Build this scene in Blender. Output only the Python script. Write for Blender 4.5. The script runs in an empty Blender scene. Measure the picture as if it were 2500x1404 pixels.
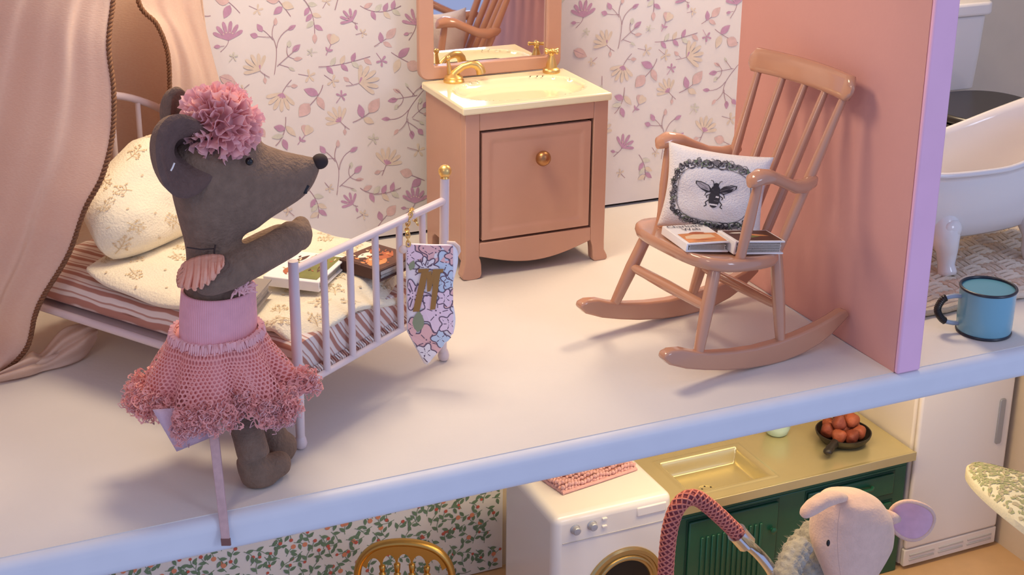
import bpy, bmesh, math, random
import numpy as np
from mathutils import Vector, Matrix
sc = bpy.context.scene
col = sc.collection
PI = math.pi
random.seed(7)

# ------------------------------------------------------------------ camera (1 unit = 10 cm, floor of the upper room at z = 0)
F_PX, CX, CY = 3619.256, 1285.189, 526.751
H = 3.3
_yaw, _pit, _rol = -0.43326656, -0.336801688, -0.0135236789
def _R():
    cy, sy = math.cos(_yaw), math.sin(_yaw); cp, sp = math.cos(_pit), math.sin(_pit); cr, sr = math.cos(_rol), math.sin(_rol)
    return np.array([[cy,-sy,0],[sy,cy,0],[0,0,1]]) @ np.array([[1,0,0],[0,cp,-sp],[0,sp,cp]]) @ np.array([[cr,0,sr],[0,1,0],[-sr,0,cr]])
RC = _R()
cam = bpy.data.cameras.new('camera'); cam_o = bpy.data.objects.new('camera', cam); col.objects.link(cam_o)
cam_o.matrix_world = Matrix(((RC[0,0],RC[0,2],-RC[0,1],0),(RC[1,0],RC[1,2],-RC[1,1],0),(RC[2,0],RC[2,2],-RC[2,1],H),(0,0,0,1)))
cam.sensor_width = 36; cam.lens = F_PX/2500*36
cam.shift_x = -(CX-1250)/2500; cam.shift_y = (CY-702)/2500
cam.clip_start = .05
sc.camera = cam_o
def ray(x, y): return RC @ np.array([(x-CX)/F_PX, 1, -(y-CY)/F_PX])
_C = np.array([0,0,H])
def at(x, y, Y):            # world point seen at (x, y) lying on the plane y = Y
    d = ray(x, y); return Vector(_C + Y/d[1]*d)
def fl(x, y, z=0):          # world point seen at (x, y) lying at height z
    d = ray(x, y); return Vector(_C + (z-H)/d[2]*d)

# ------------------------------------------------------------------ light
w = bpy.data.worlds.new('World'); sc.world = w; w.use_nodes = True
w.node_tree.nodes['Background'].inputs[0].default_value = (.43,.50,.80,1)
w.node_tree.nodes['Background'].inputs[1].default_value = .88
def area(name, loc, target, size, power, color, size_y=None):
    l = bpy.data.lights.new(name, 'AREA'); l.energy = power; l.color = color; l.size = size
    if size_y: l.shape = 'RECTANGLE'; l.size_y = size_y
    o = bpy.data.objects.new(name, l); col.objects.link(o); o.location = loc
    o.rotation_euler = (Vector(target)-Vector(loc)).to_track_quat('-Z','Y').to_euler()
    return o
area('ceiling_lamp_light', (2.1,6.9,3.5), (2.3,6.9,0), 1.1, 84, (1,.80,.56))
area('bathroom_lamp_light', (5.5,8.0,3.3), (5.5,7.5,0), .8, 85, (1,.78,.52))
area('window_light', (9,-7,5.5), (3.5,7,0), 3.2, 330, (.66,.76,1), 4)
area('added_kitchen_fill', (4.9,6.85,-.22), (4.9,7.3,-2.6), 3.2, 46, (1,.75,.42), .3)  # unseen warm strip added under the slab to light the kitchen
area('added_warm_fill', (-2.5,1.5,5.0), (1.5,7,0), 1.2, 50, (1,.76,.52))  # unseen fill added at front left to brighten the drapes and mouse
vs = sc.view_settings
sc.display_settings.display_device = 'sRGB'
vs.view_transform = 'Standard'; vs.look = 'None'; vs.gamma = 1; vs.exposure = 0; vs.use_curve_mapping = False
sc.cycles.max_bounces = 8; sc.cycles.transparent_max_bounces = 16

# ------------------------------------------------------------------ materials
def lin(c):
    r = []
    for v in c:
        v = v/255; r.append(v/12.92 if v <= .04045 else ((v+.055)/1.055)**2.4)
    return (*r, 1)
MATS = {}
def mat(name, c, rough=.5, metal=0, var=0, vscale=6, bump=0, bscale=60, sheen=0, spec=.5, coat=0, trans=0):
    if name in MATS: return MATS[name]
    m = bpy.data.materials.new(name); m.use_nodes = True; nt = m.node_tree; b = nt.nodes['Principled BSDF']
    b.inputs['Base Color'].default_value = lin(c); b.inputs['Roughness'].default_value = rough; b.inputs['Metallic'].default_value = metal
    b.inputs['Specular IOR Level'].default_value = spec; b.inputs['Coat Weight'].default_value = coat; b.inputs['Coat Roughness'].default_value = .08
    if sheen:
        b.inputs['Sheen Weight'].default_value = sheen; b.inputs['Sheen Roughness'].default_value = .5
        b.inputs['Sheen Tint'].default_value = lin([min(255, v*1.3+20) for v in c])
    if var or bump:
        tc = nt.nodes.new('ShaderNodeTexCoord')
    if var:
        n = nt.nodes.new('ShaderNodeTexNoise'); n.inputs['Scale'].default_value = vscale; n.inputs['Detail'].default_value = 4
        nt.links.new(tc.outputs['Object'], n.inputs['Vector'])
        r = nt.nodes.new('ShaderNodeMapRange'); r.inputs[1].default_value=.3; r.inputs[2].default_value=.7; r.inputs[3].default_value = 1-var; r.inputs[4].default_value = 1+var
        nt.links.new(n.outputs['Fac'], r.inputs[0])
        x = nt.nodes.new('ShaderNodeMix'); x.data_type='RGBA'; x.blend_type='MULTIPLY'; x.inputs[0].default_value=1
        x.inputs[6].default_value = lin(c); nt.links.new(r.outputs[0], x.inputs[7]); nt.links.new(x.outputs[2], b.inputs['Base Color'])
    if bump:
        n2 = nt.nodes.new('ShaderNodeTexNoise'); n2.inputs['Scale'].default_value = bscale; n2.inputs['Detail'].default_value = 3
        nt.links.new(tc.outputs['Object'], n2.inputs['Vector'])
        bp = nt.nodes.new('ShaderNodeBump'); bp.inputs['Strength'].default_value = bump; bp.inputs['Distance'].default_value = .02
        nt.links.new(n2.outputs['Fac'], bp.inputs['Height']); nt.links.new(bp.outputs[0], b.inputs['Normal'])
    if trans:
        t = nt.nodes.new('ShaderNodeBsdfTranslucent'); t.inputs[0].default_value = lin(c)
        mx = nt.nodes.new('ShaderNodeMixShader'); mx.inputs[0].default_value = trans
        nt.links.new(b.outputs[0], mx.inputs[1]); nt.links.new(t.outputs[0], mx.inputs[2])
        nt.links.new(mx.outputs[0], nt.nodes['Material Output'].inputs['Surface'])
    MATS[name] = m
    return m
def N(nt, typ, **kw):
    n = nt.nodes.new(typ)
    for k, v in kw.items(): setattr(n, k, v)
    return n
def mth(nt, op, a, b=None):
    n = nt.nodes.new('ShaderNodeMath'); n.operation = op
    for i, v in enumerate((a, b)):
        if v is None: continue
        if isinstance(v, (int, float)): n.inputs[i].default_value = v
        else: nt.links.new(v, n.inputs[i])
    return n.outputs[0]

M_floor = mat('floor_paint', (224,217,208), .55, var=.03, vscale=1.5, bump=.05, bscale=30)
M_edge = mat('edge_white_paint', (216,217,222), .45, var=.02)
M_pink = mat('pink_wall_paint', (212,156,146), .55, var=.03, vscale=2, bump=.04, bscale=40)
M_paper = mat('lilac_wallpaper', (222,215,212), .6, var=.015)
M_grey = mat('grey_wall_paint', (196,186,174), .6, var=.02)
M_cream = mat('cream_wall_paint', (216,200,178), .6, var=.02)
M_dark = mat('painted_shade', (40,28,24), .8)  # dark colour standing in for shade in gaps and holes
M_berry = mat('berry_wallpaper', (232,230,226), .6, var=.01)
M_wood = mat('kitchen_floor_wood', (216,176,128), .5, var=.06, vscale=5)
M_van = mat('terracotta_pink_enamel', (198,152,128), .32, var=.02, spec=.5)
M_basin = mat('cream_porcelain', (240,228,188), .12, coat=.5)
M_gold = mat('brushed_gold', (226,188,116), .36, .85)
M_goldm = mat('matte_gold', (212,166,88), .38, 1)
M_chair = mat('terracotta_lacquer', (194,142,112), .18, var=.02, coat=.6)
M_bed = mat('pale_pink_enamel', (218,202,202), .35, spec=.5)
M_white = mat('white_paper', (238,232,226), .6)
M_page = mat('page_edge', (204,192,178), .8, bump=.4, bscale=90)
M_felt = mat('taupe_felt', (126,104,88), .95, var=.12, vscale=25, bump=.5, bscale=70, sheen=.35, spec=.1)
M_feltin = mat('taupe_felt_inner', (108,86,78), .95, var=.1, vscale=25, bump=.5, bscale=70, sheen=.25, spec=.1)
M_bead = mat('black_bead', (22,16,16), .25)
M_tulle = mat('pompom_tulle', (250,196,194), .85, var=.08, vscale=12, trans=.25, sheen=.3)
M_coral = mat('coral_crepe', (250,186,156), .8, var=.05, bump=.3, bscale=40, trans=.15)
M_cloth = mat('cream_cotton', (236,224,196), .9, var=.03, vscale=10, bump=.35, bscale=90, sheen=.2)
M_tan = mat('tan_print', (206,180,138), .9)
M_tan2 = mat('beige_print', (214,192,158), .9)
M_porc = mat('white_porcelain', (232,226,222), .14, coat=.4)
M_black = mat('black_plastic', (34,30,28), .3)
M_cord = mat('brown_cord', (128,86,56), .7, var=.15, vscale=40)

def mat_stripes():
    m = bpy.data.materials.new('striped_ticking'); m.use_nodes = True; nt = m.node_tree; b = nt.nodes['Principled BSDF']
    tc = N(nt,'ShaderNodeTexCoord'); s = N(nt,'ShaderNodeSeparateXYZ'); nt.links.new(tc.outputs['Object'], s.inputs[0])
    n = N(nt,'ShaderNodeTexNoise'); n.inputs['Scale'].default_value=5; nt.links.new(tc.outputs['Object'], n.inputs['Vector'])
    v = mth(nt,'ADD', s.outputs[0], mth(nt,'MULTIPLY', s.outputs[2], .75)); v = mth(nt,'ADD', v, mth(nt,'MULTIPLY', n.outputs['Fac'], .03))
    f = mth(nt,'FRACT', mth(nt,'MULTIPLY', v, 13.0))
    r = N(nt,'ShaderNodeValToRGB'); nt.links.new(f, r.inputs[0]); e = r.color_ramp; e.interpolation='LINEAR'
    cols = [(0,(176,122,104)),(.30,(176,122,104)),(.36,(228,214,204)),(.50,(224,208,198)),(.54,(186,140,124)),(.60,(186,140,124)),(.64,(230,216,206)),(.93,(226,210,200)),(1,(176,122,104))]
    e.elements[0].position=0; e.elements[0].color=lin(cols[0][1]); e.elements[1].position=1; e.elements[1].color=lin(cols[-1][1])
    for p,c in cols[1:-1]:
        q = e.elements.new(p); q.color = lin(c)
    nt.links.new(r.outputs[0], b.inputs['Base Color']); b.inputs['Roughness'].default_value=.9; b.inputs['Sheen Weight'].default_value=.2
    return m
M_stripe = mat_stripes()
def mat_muslin():
    m = bpy.data.materials.new('peach_muslin'); m.use_nodes = True; nt = m.node_tree; b = nt.nodes['Principled BSDF']
    tc = N(nt,'ShaderNodeTexCoord'); n = N(nt,'ShaderNodeTexNoise'); mp = N(nt,'ShaderNodeMapping'); mp.inputs['Scale'].default_value=(55,55,190)
    nt.links.new(tc.outputs['Object'], mp.inputs[0]); nt.links.new(mp.outputs[0], n.inputs['Vector']); n.inputs['Scale'].default_value=1.0; n.inputs['Detail'].default_value=3
    bp = N(nt,'ShaderNodeBump'); bp.inputs['Strength'].default_value=.3; bp.inputs['Distance'].default_value=.006
    nt.links.new(n.outputs['Fac'], bp.inputs['Height']); nt.links.new(bp.outputs[0], b.inputs['Normal'])
    r = N(nt,'ShaderNodeMix', data_type='RGBA'); r.inputs[6].default_value=lin((242,212,190)); r.inputs[7].default_value=lin((250,230,212)); nt.links.new(n.outputs['Fac'], r.inputs[0])
    nt.links.new(r.outputs[2], b.inputs['Base Color']); b.inputs['Roughness'].default_value=.95; b.inputs['Sheen Weight'].default_value=.2
    t = N(nt,'ShaderNodeBsdfTranslucent'); nt.links.new(r.outputs[2], t.inputs[0])
    mx = N(nt,'ShaderNodeMixShader'); mx.inputs[0].default_value=.42
    nt.links.new(b.outputs[0], mx.inputs[1]); nt.links.new(t.outputs[0], mx.inputs[2]); nt.links.new(mx.outputs[0], nt.nodes['Material Output'].inputs[0])
    return m
M_muslin = mat_muslin()
def mat_net(name, c, scale, thick):       # hexagonal tulle net cut by a hex-cell pattern in the cloth's own UVs
    m = bpy.data.materials.new(name); m.use_nodes = True; nt = m.node_tree; b = nt.nodes['Principled BSDF']
    b.inputs['Base Color'].default_value = lin(c); b.inputs['Roughness'].default_value=.85; b.inputs['Sheen Weight'].default_value=.4
    tc = N(nt,'ShaderNodeTexCoord'); s = N(nt,'ShaderNodeSeparateXYZ'); nt.links.new(tc.outputs['UV'], s.inputs[0])
    x = mth(nt,'MULTIPLY', s.outputs[0], scale); y = mth(nt,'MULTIPLY', s.outputs[1], scale); q = 1.7320508
    def cell(dx, dy):
        ax = mth(nt,'SUBTRACT', mth(nt,'FLOORED_MODULO', mth(nt,'ADD', x, dx), 1.0), .5)
        ay = mth(nt,'SUBTRACT', mth(nt,'FLOORED_MODULO', mth(nt,'ADD', y, dy), q), q/2)
        ax = mth(nt,'ABSOLUTE', ax); ay = mth(nt,'ABSOLUTE', ay)
        return mth(nt,'MAXIMUM', ax, mth(nt,'ADD', mth(nt,'MULTIPLY', ax, .5), mth(nt,'MULTIPLY', ay, .8660254)))
    d = mth(nt,'MINIMUM', cell(0,0), cell(.5, q/2))
    a = mth(nt,'GREATER_THAN', d, .5-thick)
    t = N(nt,'ShaderNodeBsdfTranslucent'); t.inputs[0].default_value = lin(c)
    m0 = N(nt,'ShaderNodeMixShader'); m0.inputs[0].default_value=.3; nt.links.new(b.outputs[0], m0.inputs[1]); nt.links.new(t.outputs[0], m0.inputs[2])
    tr = N(nt,'ShaderNodeBsdfTransparent'); mx = N(nt,'ShaderNodeMixShader'); nt.links.new(a, mx.inputs[0]); nt.links.new(tr.outputs[0], mx.inputs[1]); nt.links.new(m0.outputs[0], mx.inputs[2])
    nt.links.new(mx.outputs[0], nt.nodes['Material Output'].inputs[0])
    return m
M_net = mat_net('pink_net', (248,178,168), 1/.023, .17)
def mat_knit(name, c, k, ax=0):
    m = mat(name, c, .9, var=.05, vscale=20, sheen=.3); nt = m.node_tree; b = nt.nodes['Principled BSDF']
    tc = N(nt,'ShaderNodeTexCoord'); s = N(nt,'ShaderNodeSeparateXYZ'); nt.links.new(tc.outputs['UV'], s.inputs[0])
    h = mth(nt,'SINE', mth(nt,'MULTIPLY', s.outputs[ax], k))
    bp = N(nt,'ShaderNodeBump'); bp.inputs['Strength'].default_value=.45; bp.inputs['Distance'].default_value=.004
    nt.links.new(h, bp.inputs['Height']); nt.links.new(bp.outputs[0], b.inputs['Normal']); return m
M_knit = mat_knit('pink_rib_knit', (234,166,172), 2*PI*105)

# ------------------------------------------------------------------ mesh builder
class MB:
    def __init__(s): s.v=[]; s.f=[]; s.m=[]; s.uv=None
    def add(s, vs, fs, m=0):
        o=len(s.v); s.v += [tuple(v) for v in vs]; s.f += [tuple(i+o for i in f) for f in fs]; s.m += [m]*len(fs); return s
    def box(s, a, b, m=0):
        (x0,y0,z0),(x1,y1,z1)=a,b
        return s.add([(x0,y0,z0),(x1,y0,z0),(x1,y1,z0),(x0,y1,z0),(x0,y0,z1),(x1,y0,z1),(x1,y1,z1),(x0,y1,z1)],
              [(0,3,2,1),(4,5,6,7),(0,1,5,4),(1,2,6,5),(2,3,7,6),(3,0,4,7)], m)
    def tube(s, pts, r, n=12, m=0, cap=True, flat=1.0, up=None):
        pts=[Vector(p) for p in pts]; k=len(pts); rr=r if isinstance(r,(list,tuple)) else [r]*k
        t0=(pts[1]-pts[0]).normalized(); ref=Vector(up) if up else (Vector((0,0,1)) if abs(t0.z)<.9 else Vector((1,0,0)))
        vs=[]; a=(ref-t0*ref.dot(t0)).normalized()
        for i,p in enumerate(pts):
            t=(pts[min(i+1,k-1)]-pts[max(i-1,0)]).normalized()
            a=(a-t*a.dot(t)).normalized(); b=t.cross(a)
            for j in range(n):
                th=2*PI*j/n; vs.append(p+(a*math.cos(th)*flat+b*math.sin(th))*rr[i])
        fs=[(i*n+j,i*n+(j+1)%n,(i+1)*n+(j+1)%n,(i+1)*n+j) for i in range(k-1) for j in range(n)]
        if cap: fs += [tuple(range(n-1,-1,-1)), tuple((k-1)*n+j for j in range(n))]
        return s.add(vs,fs,m)
    def lathe(s, prof, c=(0,0,0), n=24, m=0, axis=None, sx=1, sy=1):
        c=Vector(c); q=Vector((0,0,1)).rotation_difference(Vector(axis).normalized()) if axis is not None else None
        vs=[]
        for r,z in prof:
            for j in range(n):
                p=Vector((r*math.cos(2*PI*j/n)*sx, r*math.sin(2*PI*j/n)*sy, z)); vs.append(c+(q@p if q else p))
        k=len(prof); fs=[(i*n+j,i*n+(j+1)%n,(i+1)*n+(j+1)%n,(i+1)*n+j) for i in range(k-1) for j in range(n)]
        if prof[0][0]>1e-5: fs.append(tuple(range(n-1,-1,-1)))
        if prof[-1][0]>1e-5: fs.append(tuple((k-1)*n+j for j in range(n)))
        return s.add(vs,fs,m)
    def ell(s, c, r, n=16, k=10, m=0, rot=None):
        c=Vector(c); vs=[]
        for i in range(k+1):
            ph=-PI/2+PI*i/k
            for j in range(n):
                th=2*PI*j/n; p=Vector((r[0]*math.cos(ph)*math.cos(th), r[1]*math.cos(ph)*math.sin(th), r[2]*math.sin(ph)))
                vs.append(c+(rot@p if rot else p))
        return s.add(vs,[(i*n+j,i*n+(j+1)%n,(i+1)*n+(j+1)%n,(i+1)*n+j) for i in range(k) for j in range(n)],m)
    def grid(s, fn, nu, nv, m=0, closeu=False, uv=None):
        vs=[fn(i/nu,j/nv) for j in range(nv+1) for i in range(nu+(0 if closeu else 1))]
        W=nu if closeu else nu+1; o=len(s.v)
        fs=[(j*W+i,j*W+(i+1)%W,(j+1)*W+(i+1)%W,(j+1)*W+i) for j in range(nv) for i in range(nu)]
        if uv:
            s.uv = s.uv or {}
            for j in range(nv):
                for i in range(nu):
                    s.uv[len(s.f)+j*nu+i]=[uv(a/nu,b/nv) for a,b in ((i,j),(i+1,j),(i+1,j+1),(i,j+1))]
        return s.add(vs,fs,m)
    def prism(s, poly, t, fn, m=0):         # closed outline (2-D) made solid: fn(u, v, d) -> point, d from 0 to t
        n=len(poly); vs=[fn(u,v,0) for u,v in poly]+[fn(u,v,t) for u,v in poly]
        return s.add(vs,[tuple(range(n)),tuple(range(2*n-1,n-1,-1))]+[(i,(i+1)%n+0,n+(i+1)%n,n+i)[::-1] for i in range(n)],m)
    def loft(s, secs, n=16, m=0):           # secs: (centre, half-axis a vector, half-axis b vector)
        vs=[]
        for c,a,b in secs:
            c,a,b=Vector(c),Vector(a),Vector(b)
            for j in range(n):
                th=2*PI*j/n; vs.append(c+a*math.cos(th)+b*math.sin(th))
        k=len(secs); fs=[(i*n+j,i*n+(j+1)%n,(i+1)*n+(j+1)%n,(i+1)*n+j) for i in range(k-1) for j in range(n)]
        fs += [tuple(range(n-1,-1,-1)), tuple((k-1)*n+j for j in range(n))]
        return s.add(vs,fs,m)
    def mesh(s, name, mats):
        me=bpy.data.meshes.new(name); me.from_pydata(s.v,[],s.f)
        for x in (mats if isinstance(mats,(list,tuple)) else [mats]): me.materials.append(x)
        me.polygons.foreach_set('material_index', s.m)
        if s.uv:
            L=me.uv_layers.new(name='UVMap')
            for fi,c in s.uv.items():
                p=me.polygons[fi]
                for k,li in enumerate(p.loop_indices): L.data[li].uv=c[k]
        me.validate(); return me
    def build(s, name, mats, parent=None, smooth=True, world=False, bevel=0, label=None, kind=None, solid=0, sub=0, fixn=True, ang=40, seg=2):
        me=s.mesh(name, mats)
        return link(me, name, parent, smooth, world, bevel, label, kind, solid, sub, fixn, ang, seg)
def link(me, name, parent=None, smooth=True, world=False, bevel=0, label=None, kind=None, solid=0, sub=0, fixn=True, ang=40, seg=2):
    if world and parent:
        me.transform(world_of(parent).inverted())
    if fixn:
        bm=bmesh.new(); bm.from_mesh(me); bmesh.ops.recalc_face_normals(bm, faces=bm.faces); bm.to_mesh(me); bm.free()
    if smooth:
        me.polygons.foreach_set('use_smooth',[True]*len(me.polygons)); me.set_sharp_from_angle(angle=math.radians(ang))
    o=bpy.data.objects.new(name, me); col.objects.link(o)
    if parent: o.parent=parent
    if label: o['label']=label
    if kind: o['kind']=kind
    if solid:
        q=o.modifiers.new('solid','SOLIDIFY'); q.thickness=solid; q.offset=0
    if bevel:
        q=o.modifiers.new('bevel','BEVEL'); q.width=bevel; q.segments=seg; q.limit_method='ANGLE'; q.angle_limit=math.radians(35)
    if sub:
        q=o.modifiers.new('sub','SUBSURF'); q.levels=sub; q.render_levels=sub
    return o
def world_of(o):
    m=o.matrix_basis.copy()
    while o.parent: o=o.parent; m=o.matrix_basis@m
    return m
def thing(name, label, cat, loc=(0,0,0), rz=0, group=None, rot=None):
    o=bpy.data.objects.new(name,None); o.empty_display_size=.05; col.objects.link(o); o.location=loc
    o.rotation_euler=rot if rot else (0,0,rz); o['label']=label; o['category']=cat
    if group: o['group']=group
    return o
def tag(o, label, cat, group=None):
    o['label']=label; o['category']=cat
    if group: o['group']=group
    return o
def struct(o): o['kind']='structure'; return o
def fuse(mb, voxel, name, mats, it=6, fac=.5, disp=None):     # several closed lofts melted into one continuous skin
    me=mb.mesh(name, mats)
    bm=bmesh.new(); bm.from_mesh(me); bmesh.ops.recalc_face_normals(bm, faces=bm.faces); bm.to_mesh(me); bm.free()
    o=bpy.data.objects.new('tmp',me); col.objects.link(o)
    q=o.modifiers.new('r','REMESH'); q.mode='VOXEL'; q.voxel_size=voxel
    q=o.modifiers.new('s','SMOOTH'); q.factor=fac; q.iterations=it
    dg=bpy.context.evaluated_depsgraph_get(); dg.update()
    r=bpy.data.meshes.new_from_object(o.evaluated_get(dg)); r.name=name
    bpy.data.objects.remove(o); bpy.data.meshes.remove(me)
    r.materials.clear()
    for x in (mats if isinstance(mats,(list,tuple)) else [mats]): r.materials.append(x)
    return r
def copy_tree(o, parent=None):
    c=o.copy(); col.objects.link(c); c.parent=parent
    for ch in list(o.children): copy_tree(ch, c)
    return c

# ---- flat print: little outlines laid on a surface.  A motif is a list of (outline, material index)
def leaf(x, y, a, L, W, m, n=5):
    ca,sa=math.cos(a),math.sin(a); p=[]
    for i in range(2*n):
        t=i/n if i<=n else (2*n-i)/n; sgn=1 if i<=n else -1
        w=W*math.sin(PI*t**.85)*.5*sgn; p.append((x+ca*L*t-sa*w, y+sa*L*t+ca*w))
    return (p,m)
def petal(x, y, a, L, W, m, n=5):
    ca,sa=math.cos(a),math.sin(a); p=[]
    prof=[(0,.12),(.35,.34),(.7,.5),(.9,.42),(1,.14)]
    for t,w in prof: p.append((x+ca*L*t-sa*w*W, y+sa*L*t+ca*w*W))
    for t,w in prof[::-1]: p.append((x+ca*L*t+sa*w*W, y+sa*L*t-ca*w*W))
    return (p,m)
def dot(x, y, r, m, n=8, sy=1): return ([(x+r*math.cos(2*PI*i/n), y+r*sy*math.sin(2*PI*i/n)) for i in range(n)], m)
def stroke(pts, wd, m):
    out=[]
    for (x0,y0),(x1,y1) in zip(pts,pts[1:]):
        d=math.hypot(x1-x0,y1-y0) or 1; nx,ny=-(y1-y0)/d*wd/2,(x1-x0)/d*wd/2
        out.append(([(x0+nx,y0+ny),(x1+nx,y1+ny),(x1-nx,y1-ny),(x0-nx,y0-ny)],m))
    return out
def bez(p0,p1,p2,n=6): return [((1-t)**2*p0[0]+2*t*(1-t)*p1[0]+t*t*p2[0],(1-t)**2*p0[1]+2*t*(1-t)*p1[1]+t*t*p2[1]) for t in [i/n for i in range(n+1)]]
def print_mb(motifs, fn):
    mb=MB()
    for k,(p,m) in enumerate(motifs): mb.add([fn(u,v,(k%60)/60*7) for u,v in p],[tuple(range(len(p)))],m)
    return mb
def wob(x, y, s=0): return math.sin(3.1*x+1.7*y+s)+.6*math.sin(5.3*y-2.2*x+2*s)+.35*math.sin(9.7*x+7.9*y+s*3)

# ================================================================== the house
YF, YB, ZK = 5.52, 8.49, -2.66
slab = struct(MB().box((-1.6,YF,-.175),(9.2,8.62,-.004)).build('floor', M_edge, bevel=.05, seg=5))
# painted floor board lying on the slab, its edge cut a little ragged along the pink wall
rag=[(4.70,8.45),(4.70,7.1),(4.693,6.75),(4.682,6.4),(4.672,6.22),(4.668,6.2),(4.693,6.17),(4.69,6.0),(4.697,5.8),(4.70,5.62),(4.70,5.575)]
MB().prism([(-1.6,5.575)]+[(-1.6,8.487)]+[(4.848,8.487),(4.848,7.22),(4.70,7.22)]+rag[1:], .012, lambda u,v,d:(u,v,-.012+d)).build('floor_sheet', M_floor, slab, smooth=False, label='pale grey painted floor board of the bedroom')
MB().box((4.848,5.575,-.012),(9.2,8.487,0)).build('floor_sheet', M_floor, slab, smooth=False)
wb = struct(MB().box((-1.6,8.53,-.01),(5.95,8.66,3.6)).build('wall_back', M_dark, smooth=False))  # coloured dark to paint the shade in the slit below the wallpaper
paper = MB().box((-1.6,8.49,.022),(5.95,8.528,3.6)).build('wallpaper_panel', M_paper, wb, smooth=False)
struct(MB().box((5.95,8.49,-.01),(9.2,8.66,3.6)).build('wall_bathroom', M_grey, smooth=False))
wm_=struct(MB().box((4.70,5.575,-.001),(4.848,7.22,3.6)).build('wall_middle', M_pink, smooth=False))
MB().box((4.70,5.545,-.001),(4.848,5.576,3.6)).build('edge_band', mat('lilac_edge_paint',(236,184,208),.5,var=.02), wm_, bevel=.01, label='lilac painted front edge of the pink wall')
struct(MB().box((-1.75,YF,-2.8),(-1.6,8.66,3.75)).build('wall_left', M_pink, smooth=False))
struct(MB().box((-1.75,YF,3.6),(9.35,8.66,3.75)).build('ceiling', M_edge, smooth=False))
struct(MB().box((9.2,YF,-.175),(9.35,8.66,3.6)).build('wall_right', M_grey, smooth=False))
# lower storey
struct(MB().box((-1.6,YF-.0,ZK-.14),(7.33,8.62,ZK)).build('floor_kitchen', M_wood, smooth=False))
wl = struct(MB().box((-1.6,8.53,ZK),(7.33,8.66,-.175)).build('wall_kitchen', M_cream, smooth=False))
bp_ = MB().box((-1.6,8.49,ZK+.01),(3.772,8.529,-.18)).build('wallpaper_panel', M_berry, wl, smooth=False, label='white wallpaper panel printed with green leaves and red berries')
struct(MB().box((7.33,YF,ZK-.14),(7.48,8.66,-.18)).build('wall_kitchen_right', M_cream, smooth=False))

# ---- floral wallpaper print (motifs measured on the photograph, drawn flat on the panel)
MV,DP,BG,GG,ST = range(5)
PMATS=[mat('print_mauve',(188,146,172),.7,var=.08,vscale=30),mat('print_dusty_pink',(210,180,176),.7,var=.1,vscale=30),mat('print_beige',(216,200,182),.7,var=.06,vscale=30),mat('print_sage',(204,202,188),.7,var=.08,vscale=30),mat('print_stem',(164,132,146),.7)]
def fan(x,y,a,L,n,m,sx,sy,bud=True):
    o=[]
    o+=stroke(bez((x,y),(x-math.cos(a)*L*.25,y-math.sin(a)*L*.25),(sx,sy)),3.6,ST)
    for i in range(n):
        t=(i/(n-1)-.5)*2; o.append(petal(x,y,a+t*1.05,L*(1-.13*abs(t)),L*.205,m))
    if m==BG:
        for i in range(4): o.append(petal(x,y,a+(i-1.5)*.5,L*.3,L*.1,MV))
    else: o += [dot(x+math.cos(a+t)*L*.4,y+math.sin(a+t)*L*.4,L*.035,BG,6) for t in (-.6,-.2,.25,.6)]
    if bud:
        mx,my=(x+sx)/2,(y+sy)/2; d=math.atan2(sy-y,sx-x)+.9; o+=stroke([(mx,my),(mx+math.cos(d)*L*.25,my+math.sin(d)*L*.25)],3,ST); o.append(leaf(mx+math.cos(d)*L*.2,my+math.sin(d)*L*.2,d,L*.36,L*.2,m if m==MV else DP))
    return o
def twig(pts, leaves, wd=4): 
    o=stroke(bez(*pts,8),wd,ST)
    for x,y,a,L,W,m in leaves: o.append(leaf(x,y,math.radians(a),L,W,m))
    return o
def tiny(x,y,a,m,L=30):
    o=stroke([(x,y),(x+math.cos(a)*L*1.6,y+math.sin(a)*L*1.6)],3.2,m if m!=BG else ST)
    for k in range(5):
        if k==0: continue
        o.append(petal(x,y,a+k*2*PI/5,L,L*.36,m))
    return o
def tulip(x,y,a,sx,sy):
    o=stroke([(x,y),(sx,sy)],4,MV)
    for t,m in ((-.5,DP),(.5,BG),(0,BG)): o.append(petal(x,y,a+t,62,34,m))
    d=math.atan2(sy-y,sx-x); px_,py_=x+(sx-x)*.62,y+(sy-y)*.62
    o += [leaf(px_,py_,d+PI+.9,34,14,MV),leaf(px_,py_,d+PI-.9,30,13,MV)]
    return o
def branch(x,y,k=1,r=0):
    ca,sa=math.cos(r),math.sin(r)
    T=lambda p:(x+(p[0]*ca-p[1]*sa)*k, y+(p[0]*sa+p[1]*ca)*k)
    o=[]
    for a,b,c in (((-5,0),(12,-100),(8,-160)),((8,-160),(-4,-215),(-20,-230)),((-20,-230),(-75,-225),(-120,-235)),((-14,-210),(-50,-262),(-95,-282)),((-16,-226),(-24,-280),(2,-320)),((10,-160),(15,-250),(105,-290)),((12,-50),(60,-95),(135,-160)),((82,-110),(60,-140),(80,-185)),((78,-112),(110,-90),(150,-94)),((22,-62),(60,-50),(100,-38))):
        o+=stroke([T(q) for q in bez(a,b,c,6)],3.6*k,ST)
    for px_,py_,a,L,W,m in ((-105,-232,195,50,34,MV),(-78,-262,235,58,34,MV),(0,-300,275,48,24,DP),(78,-272,-32,58,26,MV),(105,-140,-42,66,34,MV),(82,-165,-80,44,28,GG),(112,-92,-8,56,24,DP),(82,-42,25,44,18,GG)):
        q=T((px_,py_)); o.append(leaf(q[0],q[1],math.radians(a)+r,L*k,W*k,m))
    return o
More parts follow.
